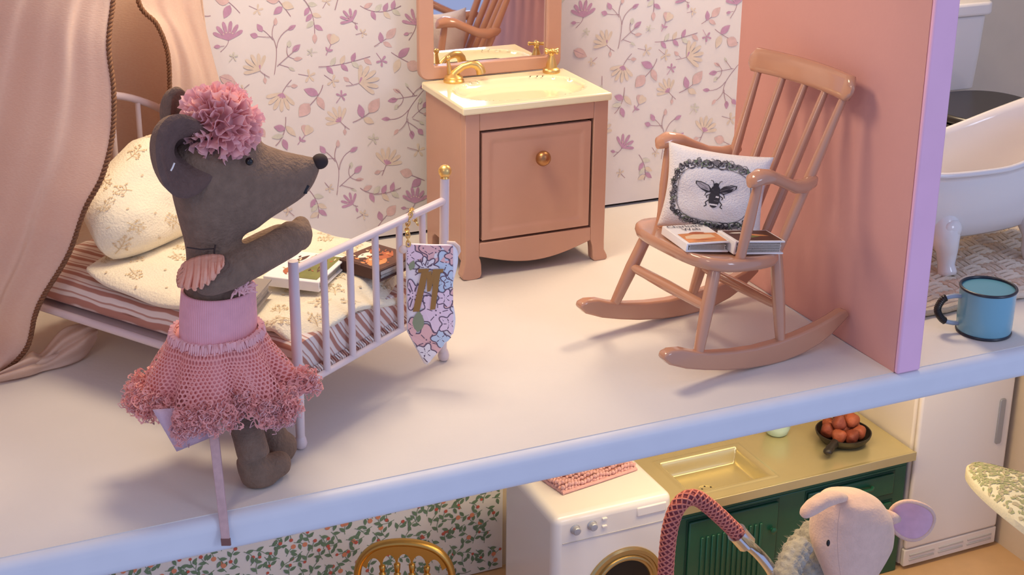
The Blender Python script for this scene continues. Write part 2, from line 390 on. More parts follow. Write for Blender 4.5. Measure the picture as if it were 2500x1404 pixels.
def sprig(p0,p1,p2,seq,L=62,W=30):
    pts=bez(p0,p1,p2,10); o=stroke(pts,4.2,ST)
    for i,side,m in seq:
        (x0,y0),(x1,y1)=pts[i],pts[min(i+1,10)] if i<10 else (2*pts[10][0]-pts[9][0],2*pts[10][1]-pts[9][1])
        a=math.atan2(y1-y0,x1-x0)+side*.95 if i<10 else math.atan2(y1-y0,x1-x0)
        o.append(leaf(x0,y0,a,L,W,m))
    return o
R_=math.radians
P=[]
P+=fan(195,245,R_(-95),120,6,MV,145,318)
P+=branch(480,455)
P+=fan(385,430,R_(-130),112,6,BG,446,472)
P+=fan(525,568,R_(105),118,6,BG,580,488)
P.append(leaf(140,468,R_(22),112,66,DP)); P+=stroke([(140,468),(215,496)],3,ST)
P+=sprig((650,-10),(725,70),(722,205),[(2,-1,GG),(3,1,MV),(5,1,MV),(5,-1,BG),(7,1,GG),(8,-1,MV),(10,0,DP)])
P+=twig(((772,520),(760,590),(638,692)),[(745,578,200,96,50,MV),(690,632,128,104,74,DP),(738,590,62,92,44,DP)])
P+=tulip(822,268,R_(-72),790,338)
P+=sprig((745,408),(860,410),(1062,345),[(2,1,MV),(3,-1,GG),(5,-1,BG),(5,1,MV),(7,-1,MV),(7,1,GG),(9,1,DP)])
P+=fan(950,128,R_(-130),84,5,MV,985,142)
P+=sprig((1000,35),(1110,110),(1250,35),[(1,-1,DP),(3,1,MV),(4,-1,GG),(6,-1,MV),(6,1,BG),(8,-1,MV),(8,1,GG)])
P+=tiny(1015,200,R_(165),BG,28)+tiny(697,318,R_(0),GG,26)+tiny(225,345,R_(130),GG,28)+tiny(372,60,R_(205),BG,36)+tiny(688,465,R_(190),BG,42)+tiny(832,495,R_(215),BG,40)+tiny(885,585,R_(125),MV,34)+tiny(1132,370,R_(235),MV,36)+tiny(285,545,R_(-40),BG,30)
P+=twig(((1085,285),(1140,250),(1180,225)),[(1132,262,262,68,34,MV),(1160,238,-48,90,50,DP),(1140,256,30,64,30,DP)])
P+=twig(((-6,60),(40,110),(85,95)),[(30,98,235,60,40,MV),(35,100,100,50,34,GG)])
P+=fan(995,507,R_(-25),128,6,BG,912,525)
P+=twig(((1190,320),(1270,375),(1370,410)),[(1232,350,-40,92,46,MV),(1285,385,25,90,70,DP),(1240,360,110,92,46,BG)])
P+=twig(((955,748),(1030,720),(1075,670)),[(1015,720,255,86,44,MV),(1055,690,-55,110,66,DP),(1020,722,25,72,40,BG)])
P+=fan(880,745,R_(-130),104,6,BG,936,792)
P+=tulip(665,825,R_(-72),618,884)
P+=twig(((545,715),(550,830),(482,892)),[(542,790,192,72,42,MV),(532,830,172,76,30,GG),(545,770,45,88,36,BG),(528,850,68,72,36,MV)])
P+=branch(862,1192,.97)
P+=branch(1385,548,.95,R_(-148))
P+=fan(1160,1008,R_(-70),112,6,BG,1133,1075)
P+=tiny(1080,850,R_(130),GG,34)+tiny(1355,920,R_(195),BG,44)
P+=twig(((1395,1105),(1330,1075),(1245,1050)),[(1320,1068,195,80,58,DP),(1372,1095,140,76,48,MV)])
P+=sprig((1000,1150),(1090,1225),(1250,1148),[(1,-1,DP),(3,1,MV),(4,-1,GG),(6,-1,MV),(6,1,BG),(8,-1,MV),(8,1,GG)])
P+=fan(955,1250,R_(-135),80,5,MV,988,1262)
P+=fan(1335,1240,R_(-90),100,6,MV,1275,1310)
P+=sprig((690,1165),(765,1250),(742,1335),[(2,-1,GG),(3,1,MV),(5,1,GG),(5,-1,BG),(7,-1,MV),(8,1,BG)])
P+=tiny(812,1150,R_(230),BG,28)+tiny(1020,1312,R_(150),BG,30)+tiny(560,1290,R_(40),BG,30)
P+=twig(((1110,1385),(1150,1330),(1190,1290)),[(1130,1350,255,60,36,MV),(1165,1320,-50,84,56,DP)])
P+=fan(560,1120,R_(-60),100,5,MV,500,1180)+twig(((400,900),(380,780),(370,640)),[(385,780,60,70,40,DP),(378,700,120,60,30,GG)])
P+=twig(((265,80),(215,20),(150,-20)),[(205,30,115,90,50,MV),(200,10,190,90,60,DP)])+twig(((575,100),(535,40),(490,-10)),[(525,40,140,72,40,MV),(520,20,20,80,50,BG),(505,0,180,80,44,DP)])
P+=twig(((845,60),(860,10),(870,-40)),[(862,0,-60,50,28,DP)])+tiny(795,10,R_(120),BG,30)
P+=fan(1340,150,R_(-105),100,5,MV,1297,245)
P+=sprig((130,700),(60,780),(40,900),[(2,1,MV),(3,-1,DP),(5,1,GG),(6,-1,MV),(8,1,BG)])+fan(250,780,R_(-100),110,6,BG,230,850)+branch(190,1220,.9)+fan(380,1020,R_(-70),110,6,BG,350,1090)
def wpos(u,v,k): 
    p=at(480+u/2.507, v/2.507, 8.49); return p
D1=at(1510,118,8.49)-at(671,181,8.49); D1.z=at(1510,118,8.49).z-at(671,181,8.49).z
mbp=MB()
za=at(480,-25,8.49); zb=at(1800,-25,8.49)
UPs=Vector((-.85,0,1.12))
for sh in (Vector((0,0,0)), D1, -D1, UPs, UPs+D1, UPs+2*D1, UPs-D1, 2*UPs+D1, 2*UPs+2*D1, D1*.5+Vector((0,0,.35))):
    for k,(p,m) in enumerate(P):
        q=[wpos(u,v,0)+sh for u,v in p]; cx=sum(a.x for a in q)/len(q); cz=sum(a.z for a in q)/len(q)
        hi=sh.z>.5; mid=.2<sh.z<.5
        if mid and not(3.12<min(a.x for a in q) and max(a.x for a in q)<4.0 and max(a.z for a in q)<1.03): continue
        if not(-.3<cx<5.9 and min(a.z for a in q)>.03 and max(a.z for a in q)<3.5 and max(a.x for a in q)<5.94): continue
        if hi and min(a.z for a in q)<za.z+(cx-za.x)/(zb.x-za.x)*(zb.z-za.z)+.02: continue

        y=8.4885-.00012*(k%32)
        mbp.add([(a.x,y,a.z) for a in q],[tuple(range(len(q)))],m)
mbp.build('floral_print', PMATS, paper, smooth=False, kind='stuff', fixn=False)
# ---- berry print of the kitchen wallpaper
BM=[mat('print_leaf_green',(112,140,112),.7,var=.15,vscale=20),mat('print_berry_red',(202,100,84),.7,var=.1,vscale=20),mat('print_berry_coral',(224,146,112),.7)]
rb=random.Random(3); mo=[]
for ix in range(33):
    for iz in range(12):
        x=1.0+ix*.086+rb.uniform(-.014,.014)+(.049 if iz%2 else 0); z=-2.62+iz*.078+rb.uniform(-.012,.012)
        if x>3.72: continue
        a=rb.choice((.9,1.4,2.1,-.5,3.4,-1.2))+rb.uniform(-.3,.3); L=.062; e=(x+L*math.cos(a),z+L*math.sin(a))
        mo+=stroke(bez((x-.02*math.cos(a),z-.02*math.sin(a)),(x+L*.5*math.cos(a+.5),z+L*.5*math.sin(a+.5)),e,4),.0042,0)
        mo.append(leaf(x,z,a+.95,.056,.026,0)); mo.append(leaf(x+.3*(e[0]-x),z+.3*(e[1]-z),a-.95,.052,.025,0))
        if rb.random()<.62: r=rb.choice((.011,.0135,.018)); mo.append(dot(e[0],e[1],r,2 if r>.016 else 1,9))
        else: mo.append(leaf(e[0],e[1],a+.2,.046,.022,0))
print_mb([m for m in mo if max(p[0] for p in m[0])<3.765 and min(p[1] for p in m[0])>ZK+.015], lambda u,v,k:(u,8.4885-.0005*k,v)).build('berry_print', BM, bp_, smooth=False, kind='stuff', fixn=False)

# ================================================================== wash stand
VX0,VX1,VY0,VY1 = 3.128,4.056,7.617,8.255
van = thing('wash_stand','terracotta pink washstand with cream basin, gold taps and framed mirror against the floral wall','washstand',(3.592,7.94,0))
O=(3.592,7.94)
def vb(mb,*a,**k): return mb.build(*a, world=True, **k)
DX0,DX1,DZ0,DZ1=3.219,3.961,.226,.921
f=MB(); fr=lambda u,v,d:(u,VY0+d,v); T=.07
def arc(c,r,a0,a1,n): return [(c[0]+r*math.cos(R_(a0+(a1-a0)*i/n)),c[1]+r*math.sin(R_(a0+(a1-a0)*i/n))) for i in range(n+1)]
apron=[(DX0,DZ0),(DX0,.143)]+[(DX0+ (DX1-DX0)*t, .143-.076*math.sin(PI*t)+.0*t) for t in [i/16 for i in range(17)]]+[(DX1,DZ0)]
f.prism(apron,T,fr)
f.prism([(DX0,DZ1),(DX1,DZ1),(DX1,1.03),(DX0,1.03)],T,fr)
f.prism([(VX0,1.03),(VX0,.12),(VX0-.012,.06),(VX0-.022,.03),(VX0-.012,.008),(VX0+.02,0),(VX0+.07,0),(VX0+.098,.008),(VX0+.106,.03),(VX0+.104,.09),(VX0+.098,.12),(DX0-.001,.138),(DX0,.143),(DX0,1.03)],T,fr)
f.prism([(VX1,1.03),(VX1,.12),(VX1+.002,.07),(VX1+.022,.03),(VX1+.026,.01),(VX1+.012,0),(VX1-.06,0),(VX1-.074,.012),(VX1-.078,.07),(VX1-.082,.105),(DX1+.006,.128),(DX1,.143),(DX1,1.03)],T,fr)
vb(f,'front_frame',M_van,van,bevel=.006)
s_=lambda xx:(lambda u,v,d:(xx+d,u,v))
side=[(VY0+T,1.03),(VY0+T,.10),(VY0+.16,.13),(VY1-.13,.13),(VY1-.09,.10),(VY1-.075,0),(VY1-.01,0),(VY1,.05),(VY1,1.03)]
vb(MB().prism(side,.05,s_(VX0)),'side_panel',M_van,van,bevel=.005)
vb(MB().prism(side,.05,s_(VX1-.05)),'side_panel',M_van,van,bevel=.005)
vb(MB().box((VX0+.05,VY1-.03,.13),(VX1-.05,VY1,1.03)).box((VX0+.05,VY0+T+.09,.13),(VX1-.05,VY1-.03,.16)).box((VX0+.05,VY0+T+.06,.16),(VX1-.05,VY0+T+.08,1.03)),'carcass',M_dark,van,smooth=False)  # inner panels coloured dark so the door gap reads as shade
g=.016
door=MB().grid(lambda u,v:(DX0+g+(DX1-DX0-2*g)*u, VY0+.004+ (.007*min(1,max(0,(min(u,1-u,)*(DX1-DX0)-.05)/.02))*min(1,max(0,(min(v,1-v)*(DZ1-DZ0)-.05)/.02))), DZ0+g+(DZ1-DZ0-2*g)*v),60,60)
door.box((DX0+g,VY0+.02,DZ0+g),(DX1-g,VY0+.05,DZ1-g))
do=vb(door,'door',M_van,van)
kn=MB().lathe([(.018,0),(.02,.006),(.014,.014),(.013,.022),(.034,.032),(.046,.05),(.047,.064),(.038,.083),(.02,.093),(0,.096)],(3.606,VY0+.01,.725),24,axis=(0,-1,0))
kn.build('knob',mat('antique_brass',(176,128,84),.35,.9),do,world=True)
def basin(u,v):
    x=3.103+(4.067-3.103)*u; y=7.592+(8.262-7.592)*v; e=((abs(x-3.60)/.385)**2.5+(abs(y-7.905)/.235)**2.5)
    d=0 if e>=1.12 else -.085*(1-max(0,e)/1.12)**.6
    rim=.012*math.exp(-((e-1.2)/.18)**2)*0
    return (x,y,1.076+d+rim)
bt=MB().grid(basin,90,64); n_=91; m_=65
bb=[(i,0) for i in range(n_)]+[(n_-1,j) for j in range(1,m_)]+[(i,m_-1) for i in range(n_-2,-1,-1)]+[(0,j) for j in range(m_-2,0,-1)]
base=len(bt.v); idx=[j*n_+i for i,j in bb]
for k in idx:
    x,y,z=bt.v[k]; bt.v.append((x,y,1.028))
L_=len(idx); bt.f+=[(idx[i],idx[(i+1)%L_],base+(i+1)%L_,base+i) for i in range(L_)]; bt.m+=[0]*L_
bt.f.append(tuple(base+i for i in range(L_))); bt.m.append(0)
vb(bt,'basin_top',M_basin,van,bevel=.012,seg=3)
bx,by,bz=3.285,8.185,1.076
sp=MB().lathe([(.062,0),(.064,.012),(.056,.022),(.058,.03),(.05,.04),(.026,.05),(.02,.06)],(bx,by,bz),24)
sp.tube([(bx-.02,by+.012,bz+.05),(bx-.026,by+.014,bz+.10),(bx-.03,by+.016,bz+.135)],[.017,.012,.009],12).ell((bx-.03,by+.016,bz+.148),(.018,.018,.018))
d=Vector((.97,-.24,0)).normalized(); b0=Vector((bx,by,bz))
sp.tube([b0+Vector((0,0,.045)),b0+d*.022+Vector((0,0,.068)),b0+d*.06+Vector((0,0,.095)),b0+d*.105+Vector((0,0,.108)),b0+d*.14+Vector((0,0,.102)),b0+d*.162+Vector((0,0,.078)),b0+d*.17+Vector((0,0,.048))],[.026,.023,.020,.023,.027,.028,.030],16)
vb(sp,'spout',M_gold,van)
bx,by=3.945,8.185
tp=MB().lathe([(.054,0),(.056,.014),(.05,.024),(.036,.032),(.034,.05),(.024,.085),(.015,.11),(.018,.118),(.012,.126)],(bx,by,bz),24)
for a in (20,110,200,290):
    c,s0=math.cos(R_(a)),math.sin(R_(a)); tp.tube([(bx,by,bz+.135),(bx+c*.03,by+s0*.03,bz+.136),(bx+c*.05,by+s0*.05,bz+.136),(bx+c*.056,by+s0*.056,bz+.136)],[.012,.010,.014,.008],10)
tp.ell((bx,by,bz+.14),(.02,.02,.014))
vb(tp,'tap',M_gold,van)
# mirror: rounded frame and a real glass
MX0,MX1,MZ0,MZ1=3.094,4.05,1.078,2.35
def rrect(x0,z0,x1,z1,r,n=6): return arc((x1-r,z0+r),r,-90,0,n)+arc((x1-r,z1-r),r,0,90,n)+arc((x0+r,z1-r),r,90,180,n)+arc((x0+r,z0+r),r,180,270,n)
oo=rrect(MX0,MZ0,MX1,MZ1,.06); ii=rrect(MX0+.096,MZ0+.082,MX1-.096,MZ1-.09,.012)
fm=MB(); k=len(oo)
vs_=[(x,8.265,z) for x,z in oo]+[(x,8.265,z) for x,z in ii]+[(x,8.315,z) for x,z in oo]+[(x,8.300,z) for x,z in ii]
fs_=[]
for i in range(k):
    j=(i+1)%k; fs_+=[(i,j,k+j,k+i),(i,2*k+i,2*k+j,j),(k+i,k+j,3*k+j,3*k+i),(2*k+i,3*k+i,3*k+j,2*k+j)]
fm.add(vs_,fs_)
mf=vb(fm,'mirror_frame',M_van,van,bevel=.008)
mm=mat('mirror_silver',(236,236,240),.02,1)
MB().box((MX0+.08,8.298,MZ0+.066),(MX1-.08,8.305,MZ1-.075)).build('mirror_glass',mm,mf,world=True,smooth=False)

# ================================================================== rocking chair (local x = towards its back, y = far side)
ch = thing('rocking_chair','terracotta lacquered rocking chair with spindle back beside the pink wall','chair',(4.1,6.3,0),R_(7))
rk_b=[(-.70,.195),(-.66,.155),(-.55,.107),(-.43,.072),(-.3,.04),(-.15,.014),(0,.001),(.1,.0),(.22,.012),(.34,.043),(.43,.085),(.52,.15),(.548,.172)]
rk_t=[(.525,.203),(.48,.203),(.42,.182),(.3,.152),(.18,.134),(.05,.122),(-.1,.122),(-.25,.137),(-.4,.163),(-.5,.19),(-.58,.222),(-.65,.232),(-.69,.222)]
for sy in (-1,1):
    MB().prism(rk_b+rk_t,.064,lambda u,v,d,sy=sy:(u,sy*.376-.032+d,v)).build('rocker',M_chair,ch,bevel=.012,ang=50)
    # legs
    def tl(a,b,r): return [Vector(a).lerp(Vector(b),t) for t in (0,.15,.5,.85,1)],[r[0],r[1],r[2],r[3],r[4]]
    p,r=tl((-.465,sy*.376,.15),(-.305,sy*.285,.60),(.026,.03,.036,.034,.03)); MB().tube(p,r,14).build('leg',M_chair,ch)
    p,r=tl((.085,sy*.376,.115),(.12,sy*.255,.58),(.026,.03,.036,.034,.03)); MB().tube(p,r,14).build('leg',M_chair,ch)
    p,r=tl((-.195,sy*.335,.60),(-.135,sy*.372,1.02),(.028,.026,.03,.026,.022)); MB().tube(p,r,14).build('arm_post',M_chair,ch)
    # arm: flat sculpted bar, dipping in the middle
    pts=[(-.205,.383,1.03,.02,.02),(-.19,.383,1.043,.045,.034),(-.14,.382,1.055,.055,.042),(-.06,.377,1.045,.05,.036),(.03,.367,1.0,.044,.034),(.12,.352,.955,.044,.036),(.2,.335,.94,.046,.038),(.28,.318,.95,.036,.034),(.31,.31,.955,.016,.016)]
    MB().loft([((x,sy*y,z),(0,a,0),(0,0,b)) for x,y,z,a,b in pts],16).build('arm',M_chair,ch)
    if sy<0: pass
MB().tube([Vector((-.385,-.33,.385)).lerp(Vector((-.385,.33,.385)),t) for t in (0,.1,.5,.9,1)],[.02,.026,.031,.026,.02],14).build('stretcher',M_chair,ch)
MB().tube([Vector((.1,-.325,.29)).lerp(Vector((.1,.325,.29)),t) for t in (0,.1,.5,.9,1)],[.02,.026,.031,.026,.02],14).build('stretcher',M_chair,ch)
zs=lambda s:.598-.12*s            # top of the tilted seat
def seat_r(th):
    c,s0=math.cos(th),math.sin(th); n=3.0
    hx=.31; hy=.385-.03*c
    r=1/((abs(c)/hx)**n+(abs(s0)/hy)**n)**(1/n); return -.135+r*c, r*s0
st=MB(); nn=64
for rr,dz in ((.2,-.012),(.6,-.011),(.86,-.004),(.96,0),(.99,-.012),(1.0,-.035),(.98,-.058),(.94,-.068),(.5,-.068)):
    for i in range(nn):
        x,y=seat_r(2*PI*i/nn); x=-.135+(x+.135)*rr; y*=rr; st.v.append((x,y,zs(x)+dz))
for k in range(8):
    for i in range(nn): st.f.append((k*nn+i,k*nn+(i+1)%nn,(k+1)*nn+(i+1)%nn,(k+1)*nn+i)); st.m.append(0)
st.f+= [tuple(range(nn)),tuple(8*nn+i for i in range(nn))]; st.m+=[0,0]
st.build('seat',M_chair,ch,ang=60)
railx=lambda y:.468-.30*y*y*1.2
for k in range(5):
    y=-.335+.1675*k; a=Vector((.115,y*.80,.565)); b=Vector((railx(y)-.0,y,1.375))
    MB().tube([a.lerp(b,t) for t in (0,.12,.5,.9,1)],[.022,.026,.029 if k in(0,4) else .026,.022,.02],14).build('spindle',M_chair,ch)
def rail(y,z0,e):    # section of the curved headrest
    return (railx(y)+.0,y,z0)
hs=[]
for i in range(25):
    y=-.405+.81*i/24; e=min(1,(.405-abs(y))/.02+.35); x=railx(y); tx=-2*.36*y; nrm=Vector((1,-tx,0)).normalized()
    hs.append((Vector((x+.012,y,1.435)), nrm*.027*min(1,e), Vector((.13,0,.5)).normalized()*.066*min(1,e)))
hm=MB(); ns=20
for c,a,b in hs:
    for j in range(ns):
        th=2*PI*j/ns; co,si=math.cos(th),math.sin(th); q=3.6
        r=1/((abs(co))**q+(abs(si))**q)**(1/q); hm.v.append(tuple(c+a*co*r+b*si*r))
for i in range(24):
    for j in range(ns): hm.f.append((i*ns+j,i*ns+(j+1)%ns,(i+1)*ns+(j+1)%ns,(i+1)*ns+j)); hm.m.append(0)
hm.f+=[tuple(range(ns)),tuple(24*ns+j for j in range(ns))]; hm.m+=[0,0]
hm.build('headrest',M_chair,ch,ang=60)

# books and cushion on the seat.  A book lies with its spine along its local x; (0,0,0) is the middle of its underside
def book(name,label,loc,rz,L,W,T,cover,group=None,tilt=None,print_fn=None,gape=0,page=None,spine=None):
    b=thing(name,label,'book',loc,group=group); b.rotation_euler=(Matrix.Rotation(rz,3,'Z') if tilt is None else (tilt@Matrix.Rotation(rz,3,'Z'))).to_euler()
    c=.009
    MB().box((-L/2,-W/2,0),(L/2,W/2,c)).build('back_cover',cover,b,bevel=.002,seg=1)
    pg=MB(); np_=max(4,int((T-2*c)/.011)); 
    for i in range(np_):
        z0=c+(T-2*c)*i/np_; z1=c+(T-2*c)*(i+.86)/np_; j=random.uniform(0,.008)
        pg.box((-L/2+.012+j,-W/2+.012,z0),(L/2-.012-j,W/2-.012-j,z1))
    pg.box((-L/2+.02,-W/2+.012,c),(L/2-.02,W/2-.02,T-c))
    pg.build('page_block',page or M_page,b,smooth=False)
    fm_=Matrix.Translation((-L/2,0,T-c))@Matrix.Rotation(-gape,4,'Y')@Matrix.Translation((L/2,0,-(T-c)))
    top=MB().box((-L/2,-W/2,T-c),(L/2,W/2,T)); top.v=[tuple(fm_@Vector(q)) for q in top.v]
    fc=top.build('front_cover',cover,b,bevel=.002,seg=1)
    MB().box((-L/2-.008,-W/2,0),(-L/2+.004,W/2,T)).build('spine',spine or cover,b,bevel=.003,seg=1)
    if print_fn:
        mo,ms=print_fn(L,W); pm=print_mb(mo,lambda u,v,k:tuple(fm_@Vector((u,v,T+.0012+.0005*k))))
        pm.build('cover_print',ms,fc,smooth=False,fixn=False,kind='stuff')
    return b,fm_,T,fc
chm=Matrix.Translation((4.1,6.3,0))@Matrix.Rotation(R_(7),4,'Z')
seat_tilt=(Matrix.Rotation(R_(7),3,'Z')@Matrix.Rotation(math.atan(.12),3,'Y'))
def on_seat(x,y): return chm@Vector((x,y,zs(x)+.001))
def text_mesh(txt,size,name):
    cu=bpy.data.curves.new(name,'FONT'); cu.body=txt; cu.size=size; cu.align_x='CENTER'; cu.fill_mode='FRONT'; cu.resolution_u=2
    o=bpy.data.objects.new('t',cu); col.objects.link(o); dg=bpy.context.evaluated_depsgraph_get(); dg.update()
    me=bpy.data.meshes.new_from_object(o.evaluated_get(dg)); bpy.data.objects.remove(o); me.name=name; me.materials.clear(); return me
M_ink=mat('navy_ink',(52,44,58),.7)
CP=[mat('cover_orange',(214,140,84),.6,var=.2,vscale=14),mat('cover_sand',(232,200,160),.6),mat('cover_rust',(176,96,60),.6),mat('cover_olive',(122,120,60),.6,var=.2,vscale=14),mat('cover_brown',(92,56,42),.6,var=.25,vscale=14),mat('cover_ivory',(236,226,206),.6)]
def cov_farm(L,W):      # an orange field with a crouching animal and a rail, seen from the spine side
    a=[([(-L/2+.01,-W/2+.01),(L/2-.01,-W/2+.01),(L/2-.01,-W*.02),(0,W*.03),(-L/2+.01,-W*.0)],0),([(-L*.4,-W*.26),(-L*.1,-W*.3),(L*.32,-W*.24),(L*.3,-W*.1),(-L*.1,-W*.06),(-L*.36,-W*.14)],1)]
    a+=[leaf(-L*.2,W*.0,.1,L*.42,W*.13,2),leaf(L*.02,W*.06,-.7,L*.22,W*.09,2),leaf(-L*.3,-W*.36,.05,L*.6,W*.05,2)]
    return a,CP
def cov_dark(L,W):
    a=[([(-L*.46,-W*.44),(L*.46,-W*.44),(L*.46,W*.44),(-L*.46,W*.44)],4),leaf(-L*.3,-W*.2,.3,L*.6,W*.2,3),leaf(-L*.1,W*.1,-.2,L*.45,W*.14,0),leaf(-L*.4,W*.2,.1,L*.4,W*.1,5)]
    return a,CP
def cov_green(L,W):
    a=[([(-L*.44,-W*.42),(L*.44,-W*.42),(L*.44,W*.05),(L*.1,W*.12),(-L*.2,W*.0),(-L*.44,W*.08)],3),leaf(-L*.3,-W*.05,.5,L*.5,W*.3,3),leaf(-L*.2,-W*.3,.1,L*.5,W*.1,4),leaf(-L*.35,W*.2,.2,L*.25,W*.12,2),leaf(L*.1,W*.25,-.3,L*.3,W*.1,4)]
    r_=random.Random(3)
    for k in range(26): a.append(leaf(r_.uniform(-.4,.3)*L,r_.uniform(-.38,.3)*W,r_.uniform(-.6,1.2),r_.uniform(.05,.13)*L,r_.uniform(.02,.05)*W,r_.choice((3,3,4,2,1))))
    return a,CP
def cov_rust(L,W):
    a=[([(-L*.48,-W*.47),(L*.48,-W*.47),(L*.48,W*.47),(-L*.48,W*.47)],4),leaf(-L*.45,-W*.2,.3,L*.6,W*.4,0),leaf(-L*.1,-W*.1,.2,L*.5,W*.3,2),leaf(-L*.3,W*.25,-.1,L*.5,W*.2,5),leaf(L*.05,W*.2,.4,L*.35,W*.2,2)]
    r_=random.Random(5)
    for k in range(40): a.append(leaf(r_.uniform(-.44,.3)*L,r_.uniform(-.42,.38)*W,r_.uniform(-.8,1.6),r_.uniform(.06,.16)*L,r_.uniform(.03,.07)*W,r_.choice((0,2,2,4,1,4))))
    return a,CP

# ---- things on the chair
b1,fm1,T1,fc1=book('picture_book','small white and orange paperback lying on the rocking chair seat','book',0,0,0,0,M_white) if False else book('picture_book','small white and orange children\'s book on the rocking chair seat',on_seat(-.285,-.080),R_(-12),.235,.30,.046,M_white,tilt=seat_tilt,print_fn=cov_farm,gape=.06,group='books on the rocking chair')
me=text_mesh("Charlotte's\nWeb",.052,'lettering'); me.materials.append(M_ink); me.transform(fm1@Matrix.Translation((0,.097,T1+.0050))); link(me,'lettering',fc1,smooth=False,fixn=False)
book('hardback_book','thick dark hardback with white board edges under the chair\'s near arm',on_seat(-.035,-.225),R_(-10),.29,.19,.072,M_white,tilt=seat_tilt,print_fn=cov_dark,group='books on the rocking chair')

M_cush=mat('white_linen',(236,228,222),.9,bump=.4,bscale=120,sheen=.2)
IK=[mat('print_black_ink',(58,54,58),.9),mat('print_grey_ink',(120,114,116),.9),mat('print_pale_ink',(176,170,172),.9),mat('print_green_ink',(104,116,92),.9),M_cush]
def pillow_fn(W,Hh,T,pinch=.10,seed=0,rnd=0):     # u, v in -1..1 over the front; side = +1 front, -1 back
    def f(u,v,side):
        k=1-pinch*(u*u*0+ (1-v*v)*abs(u)**6); l=1-pinch*((1-u*u)*abs(v)**6)
        x=u*W/2*k*math.sqrt(1-rnd*v**4); y=v*Hh/2*l*math.sqrt(1-rnd*u**4)
        b=max(0,(1-abs(u)**2.6))**.55*max(0,(1-abs(v)**2.6))**.55
        return Vector((x,y,side*(T/2*b+.004)+.006*wob(u*1.3,v*1.5,seed)*b))
    return f
def pillow(f,name,mats,parent,n=28,**k):
    mb=MB(); g=lambda sd:(lambda u,v:f(2*u-1,2*v-1,sd))
    mb.grid(g(1),n,n); mb.grid(g(-1),n,n)
    W=n+1; o=W*W; ring=[(i,0) for i in range(n)]+[(n,j) for j in range(n)]+[(i,n) for i in range(n,0,-1)]+[(0,j) for j in range(n,0,-1)]
    ix=[j*W+i for i,j in ring]
    for a,b in zip(ix,ix[1:]+ix[:1]): mb.f.append((a,b,o+b,o+a)); mb.m.append(0)
    return mb.build(name,mats,parent,ang=80,**k)
C_BL,C_BR=Vector((-.262,.255,.64)),Vector((.118,-.115,.60)); C_TL=Vector((-.205,.262,1.075)); C_TR=Vector((.175,-.105,1.03))
cc=(C_BL+C_BR+C_TL+C_TR)/4; ex=((C_BR-C_BL)+(C_TR-C_TL)).normalized(); ey=((C_TL-C_BL)+(C_TR-C_BR)); ey=(ey-ex*ey.dot(ex)).normalized(); ez=ex.cross(ey)
cush=thing('bee_cushion','white linen cushion printed with a black bee in a scroll wreath, on the rocking chair','cushion')
cush.matrix_world=chm@Matrix(((ex.x,ey.x,ez.x,cc.x),(ex.y,ey.y,ez.y,cc.y),(ex.z,ey.z,ez.z,cc.z),(0,0,0,1)))@Matrix.Translation((0,0,.03)); cush.matrix_basis=cush.matrix_world.copy()
pf=pillow_fn(.555,.462,.17,.09,2); pillow(pf,'cover',M_cush,cush)
def bee():
    K,G_,P_,GR,WH=range(5); a=[]
    for sx in (-1,1):
        w=[(sx*.05,.075),(sx*.10,.13),(sx*.2,.165),(sx*.275,.16),(sx*.27,.12),(sx*.2,.06),(sx*.12,.02),(sx*.05,.03)]
        a.append((w,K)); c=(sum(p[0] for p in w)/8,sum(p[1] for p in w)/8); a.append(([(c[0]+(p[0]-c[0])*.86,c[1]+(p[1]-c[1])*.82) for p in w],P_))
        for t in (.3,.55,.8): a+=stroke([(sx*.06,.06),(sx*(.1+.16*t),.05+.09*t+.02*math.sin(9*t))],.006,G_)
        a+=stroke([(sx*.05,.06),(sx*.02,.13)],.01,K)+stroke([(sx*.03,.14),(sx*.045,.19),(sx*.075,.2)],.008,K)
        a+=stroke([(sx*.06,.0),(sx*.11,-.03),(sx*.10,-.06)],.012,K)+stroke([(sx*.07,-.08),(sx*.11,-.12),(sx*.09,-.16),(sx*.12,-.18)],.013,K)
        a+=stroke([(sx*.06,.05),(sx*.12,.01),(sx*.13,-.03)],.01,K)
    a.append(([(.075*math.cos(t)*1,-.055+.13*math.sin(t)) for t in [2*PI*i/18 for i in range(18)]],K))
    a.append(dot(0,.075,.058,K,14)); a.append(dot(0,.135,.036,K,12))
    a+=[([(-.05,.055),(.05,.055),(.045,.072),(-.045,.072)],G_),([(-.058,-.035),(.058,-.035),(.056,-.012),(-.056,-.012)],WH),([(-.05,-.15),(.05,-.15),(.058,-.128),(-.058,-.128)],WH),([(-.06,-.085),(.06,-.085),(.06,-.078),(-.06,-.078)],G_)]
    return [([(x*1.42+.03,y*1.62+.02) for x,y in p],m) for p,m in a]
def spiral(cx,cy,r,a0,turn,wd,m):
    return stroke([(cx+r*(1-t*.85)*math.cos(a0+turn*t),cy+r*(1-t*.85)*math.sin(a0+turn*t)) for t in [i/12 for i in range(13)]],wd,m)
